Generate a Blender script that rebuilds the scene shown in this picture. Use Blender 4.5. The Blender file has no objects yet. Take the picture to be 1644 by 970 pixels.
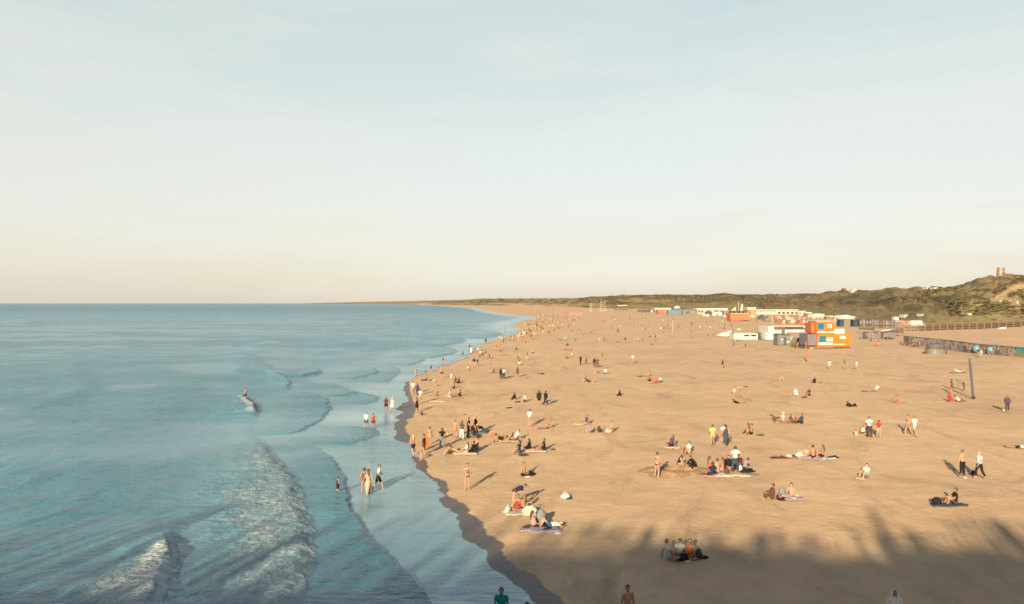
import bpy, bmesh, math, random
import numpy as np
from mathutils import Vector, Matrix, Euler

# ------------------------------------------------------------------ camera, sky, sun, exposure
SC = bpy.context.scene
COL = SC.collection
F, CAMZ, CX, HY = 1187.0, 12.0, 822.0, 487.0        # focal length in photo pixels, eye height, centre column, horizon row
cam_d = bpy.data.cameras.new('camera')
cam = bpy.data.objects.new('camera', cam_d); COL.objects.link(cam)
cam_d.sensor_width = 36.0
cam_d.lens = 36.0 * F / 1644.0
cam_d.clip_start = 0.2; cam_d.clip_end = 200000.0
cam.location = (0, 0, CAMZ)
cam.rotation_euler = (math.radians(90) + math.atan(2.0 / F), 0, 0)
SC.camera = cam

SUN_EL, SUN_AZ = math.atan(383.0 / F), math.atan2(418.0, F)   # shadows run away from the camera, a little to the right
S_DIR = Vector((math.sin(SUN_AZ) * math.cos(SUN_EL), math.cos(SUN_AZ) * math.cos(SUN_EL), -math.sin(SUN_EL)))
sun_d = bpy.data.lights.new('sun', 'SUN'); sun_d.energy = 5.0; sun_d.angle = math.radians(0.9)
sun_d.color = (1.0, 0.82, 0.56)
sun = bpy.data.objects.new('sun', sun_d); COL.objects.link(sun)
sun.rotation_euler = S_DIR.to_track_quat('-Z', 'Y').to_euler()

W = bpy.data.worlds.new('World'); SC.world = W; W.use_nodes = True
wn, wl = W.node_tree.nodes, W.node_tree.links
wn.clear()
def wnode(t, **kw):
    n = wn.new(t)
    for k, v in kw.items(): setattr(n, k, v)
    return n
w_out = wnode('ShaderNodeOutputWorld'); w_bg = wnode('ShaderNodeBackground')
w_sky = wnode('ShaderNodeTexSky', sky_type='NISHITA', sun_disc=False)
w_sky.sun_elevation = SUN_EL; w_sky.sun_rotation = math.pi + SUN_AZ
w_sky.air_density = 1.0; w_sky.dust_density = 1.2; w_sky.ozone_density = 1.0
w_tc = wnode('ShaderNodeTexCoord'); w_sep = wnode('ShaderNodeSeparateXYZ')
wl.new(w_tc.outputs['Generated'], w_sep.inputs[0])
# thin high cloud veil: cream near the horizon, pale blue above, streaked by noise
w_rmp = wnode('ShaderNodeValToRGB')
cr = w_rmp.color_ramp
VEIL = [(0.0, (2.58, 2.33, 2.01)), (0.05, (2.76, 2.53, 2.19)), (0.14, (2.80, 2.70, 2.43)),
        (0.26, (2.72, 2.76, 2.47)), (0.42, (2.18, 2.50, 2.36)), (0.60, (1.08, 1.42, 1.76)), (1.0, (0.38, 0.54, 0.94))]
while len(cr.elements) < len(VEIL): cr.elements.new(0.5)
for e, (p, c) in zip(cr.elements, VEIL): e.position = p; e.color = (*c, 1)
w_map = wnode('ShaderNodeMapping'); w_map.inputs['Scale'].default_value = (1.0, 1.6, 9.0)
wl.new(w_tc.outputs['Generated'], w_map.inputs['Vector'])
w_n1 = wnode('ShaderNodeTexNoise'); w_n1.inputs['Scale'].default_value = 1.7
w_n1.inputs['Detail'].default_value = 6; w_n1.inputs['Roughness'].default_value = 0.55; w_n1.inputs['Distortion'].default_value = 0.5
wl.new(w_map.outputs[0], w_n1.inputs['Vector'])
w_mr = wnode('ShaderNodeMapRange'); w_mr.inputs['From Min'].default_value = 0.35; w_mr.inputs['From Max'].default_value = 0.68
wl.new(w_n1.outputs['Fac'], w_mr.inputs['Value'])
# the streaks shift the height at which the ramp is read, and the brightness a little
w_el = wnode('ShaderNodeMath', operation='MULTIPLY_ADD'); w_el.inputs[1].default_value = -0.13
wl.new(w_mr.outputs[0], w_el.inputs[0])
w_abs = wnode('ShaderNodeMath', operation='ABSOLUTE'); wl.new(w_sep.outputs['Z'], w_abs.inputs[0])
w_off = wnode('ShaderNodeMath', operation='ADD'); w_off.inputs[1].default_value = 0.07
wl.new(w_abs.outputs[0], w_off.inputs[0]); wl.new(w_off.outputs[0], w_el.inputs[2])
w_mx0 = wnode('ShaderNodeMath', operation='MAXIMUM'); w_mx0.inputs[1].default_value = 0.0
w_low = wnode('ShaderNodeMath', operation='MULTIPLY'); w_low.inputs[1].default_value = 0.45
wl.new(w_abs.outputs[0], w_low.inputs[0])
wl.new(w_el.outputs[0], w_mx0.inputs[0]); wl.new(w_low.outputs[0], w_mx0.inputs[1])
wl.new(w_mx0.outputs[0], w_rmp.inputs['Fac'])
w_mix = wnode('ShaderNodeMixRGB'); w_mix.inputs['Fac'].default_value = 0.88
wl.new(w_sky.outputs[0], w_mix.inputs['Color1']); wl.new(w_rmp.outputs[0], w_mix.inputs['Color2'])
wl.new(w_mix.outputs[0], w_bg.inputs['Color']); w_bg.inputs['Strength'].default_value = 0.1
wl.new(w_bg.outputs[0], w_out.inputs['Surface'])

SC.view_settings.view_transform = 'Standard'; SC.view_settings.look = 'None'
SC.view_settings.gamma = 1.0; SC.view_settings.use_curve_mapping = False
SC.view_settings.exposure = 1.5
SC.cycles.max_bounces = 6
SC.cycles.filter_width = 1.7

# ------------------------------------------------------------------ helpers
rng = np.random.default_rng(11)
random.seed(11)
def hash2(ix, iy, s):
    n = (ix.astype(np.int64) * 374761393 + iy.astype(np.int64) * 668265263 + s * 974634777) & 0xffffffff
    n = ((n ^ (n >> 13)) * 1274126177) & 0xffffffff
    n = n ^ (n >> 16)
    return (n & 0xffffff) / float(0xffffff)
def vnoise(x, y, s=0):
    x = np.asarray(x, float); y = np.asarray(y, float)
    ix = np.floor(x); iy = np.floor(y); fx = x - ix; fy = y - iy
    fx = fx * fx * (3 - 2 * fx); fy = fy * fy * (3 - 2 * fy)
    a = hash2(ix, iy, s); b = hash2(ix + 1, iy, s); c = hash2(ix, iy + 1, s); d = hash2(ix + 1, iy + 1, s)
    return (a * (1 - fx) + b * fx) * (1 - fy) + (c * (1 - fx) + d * fx) * fy
def fbm(x, y, o=4, s=0, g=0.5):
    t = 0; a = 1; m = 0
    for k in range(o):
        t = t + a * vnoise(x * 2 ** k, y * 2 ** k, s + k * 17); m += a; a *= g
    return t / m
def sstep(a, b, x):
    t = np.clip((x - a) / (b - a), 0, 1); return t * t * (3 - 2 * t)

def mesh_np(name, V, Q, attrs=None, smooth=True):
    me = bpy.data.meshes.new(name)
    V = np.asarray(V, np.float32); Q = np.asarray(Q, np.int32)
    k = Q.shape[1]
    me.vertices.add(len(V)); me.vertices.foreach_set('co', V.ravel())
    me.loops.add(Q.size); me.loops.foreach_set('vertex_index', Q.ravel())
    me.polygons.add(len(Q)); me.polygons.foreach_set('loop_start', np.arange(0, Q.size, k, dtype=np.int32))
    me.polygons.foreach_set('use_smooth', np.full(len(Q), smooth))
    me.update(calc_edges=True)
    for an, av in (attrs or {}).items():
        a = me.attributes.new(an, 'FLOAT', 'POINT'); a.data.foreach_set('value', np.asarray(av, np.float32).ravel())
    return me
def grid_faces(r, c):
    i = np.arange(r * c).reshape(r, c)
    return np.stack([i[:-1, :-1], i[:-1, 1:], i[1:, 1:], i[1:, :-1]], -1).reshape(-1, 4)
def link(name, me, parent=None, mat=None):
    o = bpy.data.objects.new(name, me); COL.objects.link(o)
    if parent: o.parent = parent
    if mat is not None:
        if len(me.materials) == 0: me.materials.append(mat)
    return o
def tag(o, label=None, cat=None, group=None, kind=None):
    if label: o['label'] = label
    if cat: o['category'] = cat
    if group: o['group'] = group
    if kind: o['kind'] = kind
    return o

class M:   # tiny node helper
    def __init__(s, name):
        s.m = bpy.data.materials.new(name); s.m.use_nodes = True
        s.n, s.l = s.m.node_tree.nodes, s.m.node_tree.links
        s.b = s.n['Principled BSDF']; s.out = s.n['Material Output']
    def node(s, t, **kw):
        n = s.n.new(t)
        for k, v in kw.items():
            if k.startswith('i_'): n.inputs[k[2:].replace('_', ' ')].default_value = v
            else: setattr(n, k, v)
        return n
    def noise(s, vec, scale, detail=4, rough=0.55, dist=0.0):
        n = s.node('ShaderNodeTexNoise', i_Scale=scale, i_Detail=detail, i_Roughness=rough, i_Distortion=dist)
        s.l.new(vec, n.inputs['Vector']); return n.outputs['Fac']
    def mapping(s, vec, scale=(1, 1, 1), rot=(0, 0, 0)):
        n = s.node('ShaderNodeMapping'); n.inputs['Scale'].default_value = scale; n.inputs['Rotation'].default_value = rot
        s.l.new(vec, n.inputs['Vector']); return n.outputs[0]
    def pos(s): return s.node('ShaderNodeNewGeometry').outputs['Position']
    def obj(s): return s.node('ShaderNodeTexCoord').outputs['Object']
    def attr(s, name): return s.node('ShaderNodeAttribute', attribute_name=name).outputs['Fac']
    def rng(s, v, a, b, c=0.0, d=1.0, smooth=False):
        n = s.node('ShaderNodeMapRange'); n.inputs['From Min'].default_value = a; n.inputs['From Max'].default_value = b
        n.inputs['To Min'].default_value = c; n.inputs['To Max'].default_value = d
        if smooth: n.interpolation_type = 'SMOOTHSTEP'
        s.l.new(v, n.inputs['Value']); return n.outputs[0]
    def math(s, op, a, b=None, c=None):
        n = s.node('ShaderNodeMath', operation=op)
        for k, v in enumerate((a, b, c)):
            if v is None: continue
            if isinstance(v, (int, float)): n.inputs[k].default_value = v
            else: s.l.new(v, n.inputs[k])
        return n.outputs[0]
    def mix(s, f, a, b, blend='MIX'):
        n = s.node('ShaderNodeMixRGB', blend_type=blend)
        for k, v in zip(('Fac', 'Color1', 'Color2'), (f, a, b)):
            if isinstance(v, (int, float)): n.inputs[k].default_value = v
            elif isinstance(v, tuple): n.inputs[k].default_value = (*v[:3], 1)
            else: s.l.new(v, n.inputs[k])
        return n.outputs[0]
    def bump(s, h, strength=0.3, dist=0.05, normal=None):
        n = s.node('ShaderNodeBump'); 
        if isinstance(strength, (int, float)): n.inputs['Strength'].default_value = strength
        else: s.l.new(strength, n.inputs['Strength'])
        n.inputs['Distance'].default_value = dist
        s.l.new(h, n.inputs['Height'])
        if normal is not None: s.l.new(normal, n.inputs['Normal'])
        return n.outputs[0]
    def set(s, **kw):
        for k, v in kw.items():
            k = k.replace('_', ' ')
            i = s.b.inputs[k]
            if hasattr(v, 'links') or isinstance(v, bpy.types.NodeSocket): s.l.new(v, i)
            elif isinstance(v, tuple): i.default_value = (*v[:3], 1)
            else: i.default_value = v
        return s

# ------------------------------------------------------------------ shoreline and ground height
SHORE = [(1300, 1010), (1100, 930), (1000, 866), (967, 842), (944, 826), (931, 803), (920, 790), (911, 766), (900, 769), (887, 768),
         (877, 758), (864, 727), (845, 722), (826, 719), (802, 698), (777, 691), (765, 678), (753, 662), (742, 648), (735, 655), (728, 664),
         (724, 653), (715, 659), (711, 634), (695, 624), (672, 628), (662, 638), (654, 634), (647, 644), (641, 655), (629, 642), (614, 646),
         (609, 652), (596, 685), (588, 710), (577, 741), (559, 762), (544, 794), (536, 831), (528, 832), (525.5, 821), (516, 832),
         (511.5, 864), (509.5, 856), (507, 832), (502, 794), (495, 764), (492, 725), (489.5, 681), (488.3, 640), (487.6, 500)]
WETEDGE = [(1300, 1090), (1100, 1000), (1000, 930), (960, 891), (944, 870), (926, 855), (918, 829), (905, 813), (895, 807), (875, 801),
           (859, 773), (840, 764), (823, 753), (805, 728), (792, 714), (774, 711), (764, 688), (744, 681), (737, 676), (732, 665), (711, 657), (691, 648),
           (676, 650), (664, 665), (648, 663), (623, 655), (612, 656), (605, 664), (595, 692), (587, 718), (576, 747), (558, 768),
           (543, 800), (535, 838), (525, 840), (515, 845), (511, 872), (507, 850), (502, 805), (495, 770), (492, 735), (489.5, 692), (487.6, 560)]
def curve_X(tab):
    py = np.array([p[0] for p in tab], float)[::-1]; px = np.array([p[1] for p in tab], float)[::-1]
    pd = np.unique(np.concatenate([np.linspace(487.6, 560, 900), np.linspace(560, 1300, 1500)]))
    cd = np.interp(pd, py, px)
    for k in range(3):                                      # round the corners off
        m = pd > 560; c2 = cd[m]; c2 = np.convolve(np.pad(c2, 5, mode='edge'), np.ones(11) / 11, 'valid'); cd[m] = c2
    py, px = pd, cd
    def f(Y):
        q = HY + CAMZ * F / np.maximum(np.asarray(Y, float), 14.0)
        return (np.interp(q, py, px) - CX) / F * np.maximum(np.asarray(Y, float), 14.0)
    return f
shoreX0 = curve_X(SHORE); wetX0 = curve_X(WETEDGE)
def shoreX(Y):
    Y = np.asarray(Y, float); return shoreX0(Y) + (fbm(Y * 0.8, Y * 0 + 1.7, 4, 301, .62) - .5) * np.clip(Y / 40, .6, 2.0) * 0.9
def wetX(Y):
    Y = np.asarray(Y, float); return np.maximum(wetX0(Y), shoreX(Y) + .1) + (fbm(Y * 0.9, Y * 0 + 5.7, 4, 311, .6) - .5) * .7
def ground(X, Y):
    X = np.asarray(X, float); Y = np.asarray(Y, float)
    d = X - shoreX(Y)
    k = 1.0 + np.maximum(Y, 0) / 400.0
    up = 2.0 * (1 - np.exp(-np.maximum(d, 0) * 0.022 / k / 2.0 * 1.4))
    dn = np.maximum(-4.0, np.minimum(d, 0) * 0.03)
    return up + dn
def P(px, py, z=None):
    dx = (px - CX) / F; dz = (py - HY) / F
    g = 1.0 if z is None else z
    for _ in range(14):
        Y = (CAMZ - g) / dz
        if z is not None: break
        g = 0.5 * g + 0.5 * float(max(ground(dx * Y, Y), 0))
    return Vector((dx * Y, Y, g if z is None else z))
# ------------------------------------------------------------------ beach
def sand_material():
    m = M('sand'); p = m.pos()
    n1 = m.noise(p, 0.045, 5, 0.6); n2 = m.noise(p, 0.55, 6, 0.65); n3 = m.noise(p, 4.5, 4, 0.7)
    c = m.mix(m.rng(n1, 0.35, 0.65), (0.402, 0.267, 0.153), (0.464, 0.315, 0.185))
    c = m.mix(m.rng(n2, 0.40, 0.72, 0, 0.55), c, (0.30, 0.195, 0.115))
    c = m.mix(m.rng(n3, 0.55, 0.75, 0, 0.25), c, (0.25, 0.165, 0.098))
    # scattered dark specks: seaweed crumbs and shells
    v = m.node('ShaderNodeTexVoronoi', i_Scale=1.4); m.l.new(p, v.inputs['Vector'])
    sp = m.rng(v.outputs['Distance'], 0.03, 0.07, 1.0, 0.0)
    c = m.mix(m.math('MULTIPLY', sp, m.rng(n2, 0.5, 0.6)), c, (0.07, 0.05, 0.035))
    wet = m.rng(m.math('ADD', m.attr('wet'), m.rng(n2, 0.3, 0.7, -0.16, 0.16)), 0.42, 0.58)
    wc = m.mix(m.rng(n3, 0.4, 0.7), (0.098, 0.076, 0.064), (0.056, 0.045, 0.041))
    v2 = m.node('ShaderNodeTexVoronoi', i_Scale=1.7); m.l.new(p, v2.inputs['Vector'])
    sh = m.math('MULTIPLY', m.rng(v2.outputs['Distance'], 0.05, 0.11, 1.0, 0.0), m.rng(n2, 0.52, 0.6))
    wc = m.mix(sh, wc, (0.5, 0.46, 0.40))
    n4 = m.noise(m.mapping(p, (0.22, 0.10, 1), (0, 0, 0.5)), 1.0, 6, 0.7, 1.2)
    c = m.mix(m.rng(n4, 0.52, 0.70, 0, 0.7), c, (0.25, 0.160, 0.096))
    c = m.mix(wet, c, wc)
    h = m.math('ADD', m.math('MULTIPLY', m.noise(p, 0.8, 5, 0.65), 0.7), m.math('MULTIPLY', m.noise(p, 3.2, 3, 0.6), 0.3))
    # footprints: worn hollows
    v3 = m.node('ShaderNodeTexVoronoi', i_Scale=1.5); m.l.new(p, v3.inputs['Vector'])
    h = m.math('ADD', h, m.rng(v3.outputs['Distance'], 0.1, 0.5, -0.22, 0.0, True))
    st = m.math('MULTIPLY', m.rng(wet, 0, 1, 0.22, 0.12), 1.0)
    m.set(Base_Color=c, Roughness=m.rng(wet, 0, 1, 0.95, 0.42), Normal=m.bump(h, st, 0.22))
    m.b.inputs['Specular IOR Level'].default_value = 0.25
    return m.m
MAT_SAND = sand_material()
def rows_Y(q0, q1, step):
    """depths whose photo rows run from q0 (near) up to q1, then geometric to 60 km"""
    q = np.arange(q0, q1, -step); Y = CAMZ * F / (q - HY)
    t = [Y[-1]]
    while t[-1] < 60000: t.append(t[-1] * 1.03)
    return np.concatenate([Y, t[1:]])
def build_beach():
    Y = np.concatenate([[-200.0, 5.0], rows_Y(1300, 500, 1.6)])
    u = np.concatenate([np.linspace(-14, -0.6, 14), np.linspace(-0.58, -0.25, 16), np.arange(-0.24, 0.16, 0.0022), np.arange(0.16, 0.56, 0.006), np.linspace(0.6, 14, 26)])
    u = u * 1600 / F
    Yc = np.maximum(Y, 14.7)
    X = u[None, :] * Yc[:, None]; YY = np.repeat(Y[:, None], len(u), 1)
    Z = ground(X, YY)
    d = X - shoreX(YY)
    land = sstep(1.0, 10.0, d)
    und = (fbm(X * 0.05, YY * 0.05, 3, 5) - 0.5) * 0.35 + (fbm(X * 0.35, YY * 0.35, 3, 9) - 0.5) * 0.10
    Z = Z + land * und * sstep(900, 200, YY)
    w = 1.15 * np.maximum(wetX(YY) - shoreX(YY), 0.25)
    wet = (1.0 - sstep(0.55, 1.45, d / w)) * sstep(420, 130, YY)
    me = mesh_np('beach', np.stack([X, YY, Z], -1).reshape(-1, 3), grid_faces(len(Y), len(u)), {'wet': wet})
    return tag(link('beach', me, mat=MAT_SAND), 'wide flat sandy beach trodden into a rough surface', kind='structure')
build_beach()

# ------------------------------------------------------------------ sea
SHEETS = [  # (row, column) of the leading edge, height, steepness width, decay length
    ([(697, 440), (700, 471), (706, 495), (713, 520), (718, 543), (738, 550), (753, 562), (770, 567), (788, 560), (805, 553), (823, 557), (838, 570),
      (862, 603), (893, 616), (921, 655), (944, 678), (965, 693), (1010, 735), (1150, 830), (1300, 900)], 0.12, 0.22, 9.0),
    ([(630, 480), (633, 510), (644, 530), (661, 534), (676, 518), (686, 500), (696, 486), (701, 446)], 0.13, 0.35, 8.0),
    ([(683, 552), (687, 604), (694, 609), (701, 609), (707, 592), (711, 575), (716, 557)], 0.07, 0.2, 3.5),
    ([(586, 560), (590, 600), (597, 612), (603, 600), (611, 560)], 0.16, 0.6, 9.0),
    ([(616, 530), (624, 560), (632, 575), (636, 560), (640, 520)], 0.12, 0.4, 7.0),
    ([(627, 560), (634, 600), (640, 612), (646, 605), (651, 585)], 0.09, 0.3, 5.0),
    ([(586, 628), (594, 645), (600, 641), (608, 634), (616, 622)], 0.10, 0.35, 6.0),
    ([(553, 690), (560, 730), (566, 738), (572, 715), (577, 690)], 0.22, 0.9, 12.0),
    ([(563, 640), (571, 668), (577, 684), (582, 680), (588, 655)], 0.22, 0.8, 12.0),
    ([(529, 760), (533, 800), (537, 812), (541, 798), (546, 760)], 0.30, 1.4, 22.0),
    ([(538, 700), (544, 745), (548, 752), (552, 740), (557, 700)], 0.26, 1.2, 18.0),
    ([(585, 470), (592, 512), (598, 522), (603, 505), (608, 480)], 0.34, 1.0, 7.0),
    ([(590, 405), (600, 436), (608, 458), (618, 470), (630, 464)], 0.20, 0.5, 4.0),
]
BREAKERS = [  # (row, front column, foamy width in metres, foam strength), height, width
    ([(668, 404, 0.4, 0.0), (698, 412, 0.6, 0.5), (706, 420, 1.0, 0.95), (720, 441, 2.2, 0.92), (745, 456, 4.0, 0.92), (770, 478, 5.6, 0.86), (800, 492, 6.4, 0.92), (830, 500, 6.8, 0.92),
      (870, 510, 6.8, 0.92), (920, 508, 6.4, 0.92), (970, 505, 6.2, 0.94), (1060, 500, 7.6, 0.8), (1250, 480, 7, 0.8)], 0.30, 1.3, 6.0),
    ([(825, 300, 0.2, 0.0), (850, 300, 0.5, 0.15), (870, 288, 0.6, 0.5), (882, 286, 1.4, 1.2), (900, 288, 2.1, 1.3), (930, 289, 3.2, 1.3), (960, 281, 4.4, 1.3), (1000, 268, 5.0, 1.2), (1200, 220, 6.0, 1.0)], 0.46, 0.8, 3.0),
    ([(632, 380, 0.8, 0.6), (643, 402, 1.7, 1.1), (655, 415, 2.0, 1.2), (664, 420, 1.8, 1.2), (673, 412, 1.0, 0.8)], 0.55, 0.9, 3.2),
]
def sea_fields(X, YY):
    q = HY + CAMZ * F / np.maximum(YY, 14.0)
    Z = np.zeros_like(X); foam = np.zeros_like(X); bore = np.zeros_like(X); YS = YY * 1600 / F
    d = shoreX(YY) - X                                    # metres of water to the beach
    off = sstep(4, 30, d)
    chop = 0.30 + 0.70 * sstep(3, 26, d)
    near = sstep(150, 90, YS)
    # the flat film of backwash between the sheets and the beach, nearby
    chop = np.where(True, chop * (1 - 0.0 * near), chop)
    for tab, A, w, L in SHEETS:
        r = np.array([t[0] for t in tab], float); c = np.array([t[1] for t in tab], float)
        rd = np.linspace(r[0], r[-1], 160); cd = np.interp(rd, r, c); kw = 9
        for _ in range(2): cd = np.convolve(np.pad(cd, kw, mode='edge'), np.ones(2 * kw + 1) / (2 * kw + 1), 'valid')
        Xf = (np.interp(q, rd, cd) - CX) / F * YY
        Xf = Xf + (fbm(YY * 0.9, X * 0.0 + A * 50, 4, 3, .6) - 0.5) * 0.9 * np.minimum(1.5, YS / 80)
        span = r[-1] - r[0]
        tap = sstep(r[0], r[0] + 0.12 * span, q) * (1 - sstep(r[-1] - 0.12 * span, r[-1], q))
        s = Xf - X
        body = sstep(0, w, s) * np.exp(-np.maximum(s, 0) / L) * tap
        Z += 1.35 * A * body
        chop = np.maximum(chop, 0.95 * sstep(-0.05, 0.25, s) * np.exp(-np.maximum(s, 0) / (2.5 * L)) * tap)
        bore = np.maximum(bore, sstep(-0.02, 0.12 + 0.0015 * YS, s) * np.exp(-np.maximum(s, 0) / (1.6 * L)) * sstep(0, .3, tap))
        foam = np.maximum(foam, 0.10 * tap * np.exp(-((s - 0.15) / (0.14 + 0.0012 * YS)) ** 2))
    for tab, A, w, L in BREAKERS:
        r = np.array([t[0] for t in tab], float)
        Xf = (np.interp(q, r, [t[1] for t in tab]) - CX) / F * YY
        Xf = Xf + (fbm(YY * 0.7, X * 0 + 3.3 + A, 4, 13) - 0.5) * 0.8
        wid = np.interp(q, r, [t[2] for t in tab]); fs = np.interp(q, r, [t[3] for t in tab])
        span = r[-1] - r[0]
        tap = sstep(r[0], r[0] + min(70, 0.25 * span), q) * (1 - sstep(r[-1] - 0.2 * span, r[-1], q))
        s = Xf - X
        Z += A * tap * sstep(-0.15, w, s) * np.exp(-(np.maximum(s - w, 0) / L) ** 1.3)
        f = fs * tap * sstep(-0.1, 0.25, s) * (1 - 0.9 * sstep(0.45, 1.35, s / np.maximum(wid, 0.1) + (fbm(X * .5, YY * .5, 3, 131) - .5) * .7))
        foam = np.maximum(foam, f)
        chop = np.maximum(chop, tap * sstep(-0.1, 0.3, s) * (1 - sstep(6, 16, s)))
    # foam lace along the farther shore
    farb = sstep(105, 190, YS)
    fl = fbm(X * 0.16, YY * 0.05, 4, 21)
    foam = np.maximum(foam, farb * (0.78 * sstep(9 + 0.02 * YS, 0.5, d + (fl - 0.5) * 14)) * sstep(6000, 1500, YS))
    foam = np.maximum(foam, farb * 0.42 * sstep(0.52, 0.72, fbm(X * 0.05, YY * 0.012, 4, 31)) * sstep(75, 15, d))
    foam = np.maximum(foam, 0.30 * np.exp(-(d / (0.25 + 0.001 * YS)) ** 2))
    # swell
    n = fbm(X * 0.02, YY * 0.012, 3, 41)
    ph = 2 * math.pi * (X * 0.94 + YY * 0.34 + (fbm(X * 0.02, YY * 0.02, 3, 51) - 0.5) * 26)
    Z += off * 0.16 * n * (np.sin(ph / 19.0) + 0.5 * np.sin(ph / 11.3 + 1.3)) * sstep(6000, 900, YS)
    crest = np.maximum(0, np.sin(ph / 31.0 + 0.7)) ** 6
    Z += off * 0.42 * crest * sstep(0.40, 0.62, fbm(X * 0.018, YY * 0.006, 3, 61)) * sstep(6000, 900, YS)
    chopz = (fbm(X * 0.55 + YY * 0.12, YY * 0.28, 4, 71) - 0.5)
    Z += chopz * 0.16 * chop * sstep(220, 60, YS)
    lump = fbm(X * 1.5, YY * 1.1, 4, 81) - 0.4
    Z += np.clip(foam, 0, 1) ** 2 * lump * 0.26 * sstep(160, 60, YS)
    return Z, foam, chop, d, bore
def sea_material():
    m = M('sea_water'); p = m.pos()
    foam_a, chop_a, deep = m.attr('foam'), m.attr('chop'), m.attr('deep')
    w1 = m.noise(m.mapping(p, (0.42, 0.85, 1), (0, 0, 0.25)), 1.0, 5, 0.6, 0.4)
    w2 = m.noise(m.mapping(p, (1.7, 3.2, 1), (0, 0, -0.2)), 1.0, 4, 0.6, 0.3)
    w3 = m.noise(m.mapping(p, (0.05, 0.11, 1), (0, 0, 0.35)), 1.0, 4, 0.55, 0.3)
    h = m.math('ADD', m.math('MULTIPLY', w1, 0.62), m.math('MULTIPLY', w2, 0.26))
    w4 = m.noise(m.mapping(p, (0.14, 0.42, 1), (0, 0, 0.15)), 1.0, 6, 0.65, 0.5)
    h = m.math('ADD', m.math('ADD', h, m.math('MULTIPLY', w3, 1.4)), m.math('MULTIPLY', w4, 1.1))
    sl = m.noise(m.mapping(p, (0.012, 0.030, 1), (0, 0, 0.2)), 1.0, 5, 0.6, 0.8)
    slick = m.math('MAXIMUM', m.rng(sl, 0.40, 0.60, 0.16, 1.0, True), m.rng(deep, 0.8, 0.97))          # wind slicks: smoother, paler bands
    chop_s = m.math('MULTIPLY', chop_a, slick)
    nrm = m.bump(h, m.math('MULTIPLY', chop_s, 0.95), 1.0)
    fz = m.noise(m.mapping(p, (2.6, 1.7, 1), (0, 0, 0.3)), 1.0, 7, 0.70, 0.9)
    fz2 = m.noise(p, 8.0, 4, 0.65, 0.4)
    fn = m.math('ADD', m.math('MULTIPLY', fz, 0.7), m.math('MULTIPLY', fz2, 0.3))
    fmask = m.rng(m.math('ADD', m.math('MULTIPLY', foam_a, 0.62), fn), 0.93, 1.26, 0, 0.90, True)
    body = m.mix(deep, (0.175, 0.285, 0.305), (0.010, 0.118, 0.168))
    body = m.mix(m.rng(w3, 0.35, 0.65, 0, 0.5), body, (0.003, 0.085, 0.145))
    foamc = m.mix(m.rng(m.math('ADD', m.math('MULTIPLY', fz, .65), m.math('MULTIPLY', fz2, .35)), 0.38, 0.62), (0.19, 0.27, 0.29), (0.50, 0.49, 0.475))
    c = m.mix(fmask, body, foamc)
    rough = m.math('ADD', m.rng(chop_a, 0, 1, 0.16, 0.24), m.math('MULTIPLY', fmask, 0.6))
    nb = m.bump(m.math('MULTIPLY', fn, fmask), 0.6, 0.3, nrm)
    m.set(Base_Color=c, Roughness=rough, IOR=1.33, Normal=nb)
    m.l.new(m.math('MULTIPLY', m.rng(chop_a, 0.1, 0.8, 0.90, 0.85), m.rng(deep, 0.82, 0.99, 1.0, 0.24)), m.b.inputs['Specular IOR Level'])
    return m.m
MAT_SEA = sea_material()
def build_sea():
    Y = np.concatenate([[-200.0, 5.0], rows_Y(1250, 1000, 2.0), ])
    Y = np.concatenate([Y[Y < CAMZ * F / (1001 - HY)], rows_Y(1000, 492, 0.8)])
    u = np.concatenate([np.linspace(-14, -0.62, 22), np.linspace(-0.6, -0.54, 14), np.arange(-0.535, 0.05, 0.00068), np.linspace(0.052, 0.14, 30)])
    u = u * 1600 / F
    Yc = np.maximum(Y, 15.0)
    X = u[None, :] * Yc[:, None]; YY = np.repeat(Y[:, None], len(u), 1)
    Z, foam, chop, d, bore = sea_fields(X, np.maximum(YY, 15.0))
    edge = sstep(-2.0, 2.5, d)                              # everything calms down at the very edge
    Z = Z * edge + 0.012
    deep = sstep(3, 22, d) * 0.8 + 0.2 * sstep(120, 1500, YY)
    deep = np.maximum(deep, 0.8 * bore)
    me = mesh_np('sea', np.stack([X, YY, Z], -1).reshape(-1, 3), grid_faces(len(Y), len(u)), {'foam': foam, 'chop': chop, 'deep': deep})
    return tag(link('sea', me, mat=MAT_SEA), 'blue green sea with breakers and thin sheets of backwash', kind='structure')
build_sea()

# ------------------------------------------------------------------ dunes
SKYLINE = [(380, 490.0), (470, 488.4), (500, 487.0), (560, 485.3), (618, 484.1), (685, 482.9), (747, 481.6), (770, 479.6), (880, 479.3), (938, 478.6), (948, 476.5), (970, 475.5), (996, 474), (1055, 473.6), (1132, 473),
           (1160, 471), (1180, 473), (1218, 473), (1276, 472), (1315, 471.5), (1335, 468), (1393, 466.3), (1432, 462.5), (1455, 464), (1485, 460), (1516, 461),
           (1533, 460), (1553, 452.5), (1581, 443.6), (1607, 441.6), (1644, 441.6), (1760, 440), (1900, 446), (2100, 440), (2600, 450)]
DBASE = [(380, 488.1), (560, 488.25), (640, 488.5), (725, 489.3), (780, 490.0), (860, 491), (951, 494), (1016, 495.5), (1060, 496), (1120, 497.5),
         (1200, 499.5), (1300, 506), (1400, 514), (1430, 517), (1480, 524), (1540, 526), (1644, 524.5), (1800, 522), (2600, 522)]
_gx = np.arange(300, 2700, 2.0); _gk = np.exp(-(np.arange(-40, 41) / 16.0) ** 2); _gk /= _gk.sum()
_gy = np.convolve(np.pad(np.interp(_gx, *zip(*DBASE)), 40, mode='edge'), _gk, 'valid')
def DB_S(px): return np.interp(px, _gx, _gy)
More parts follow.
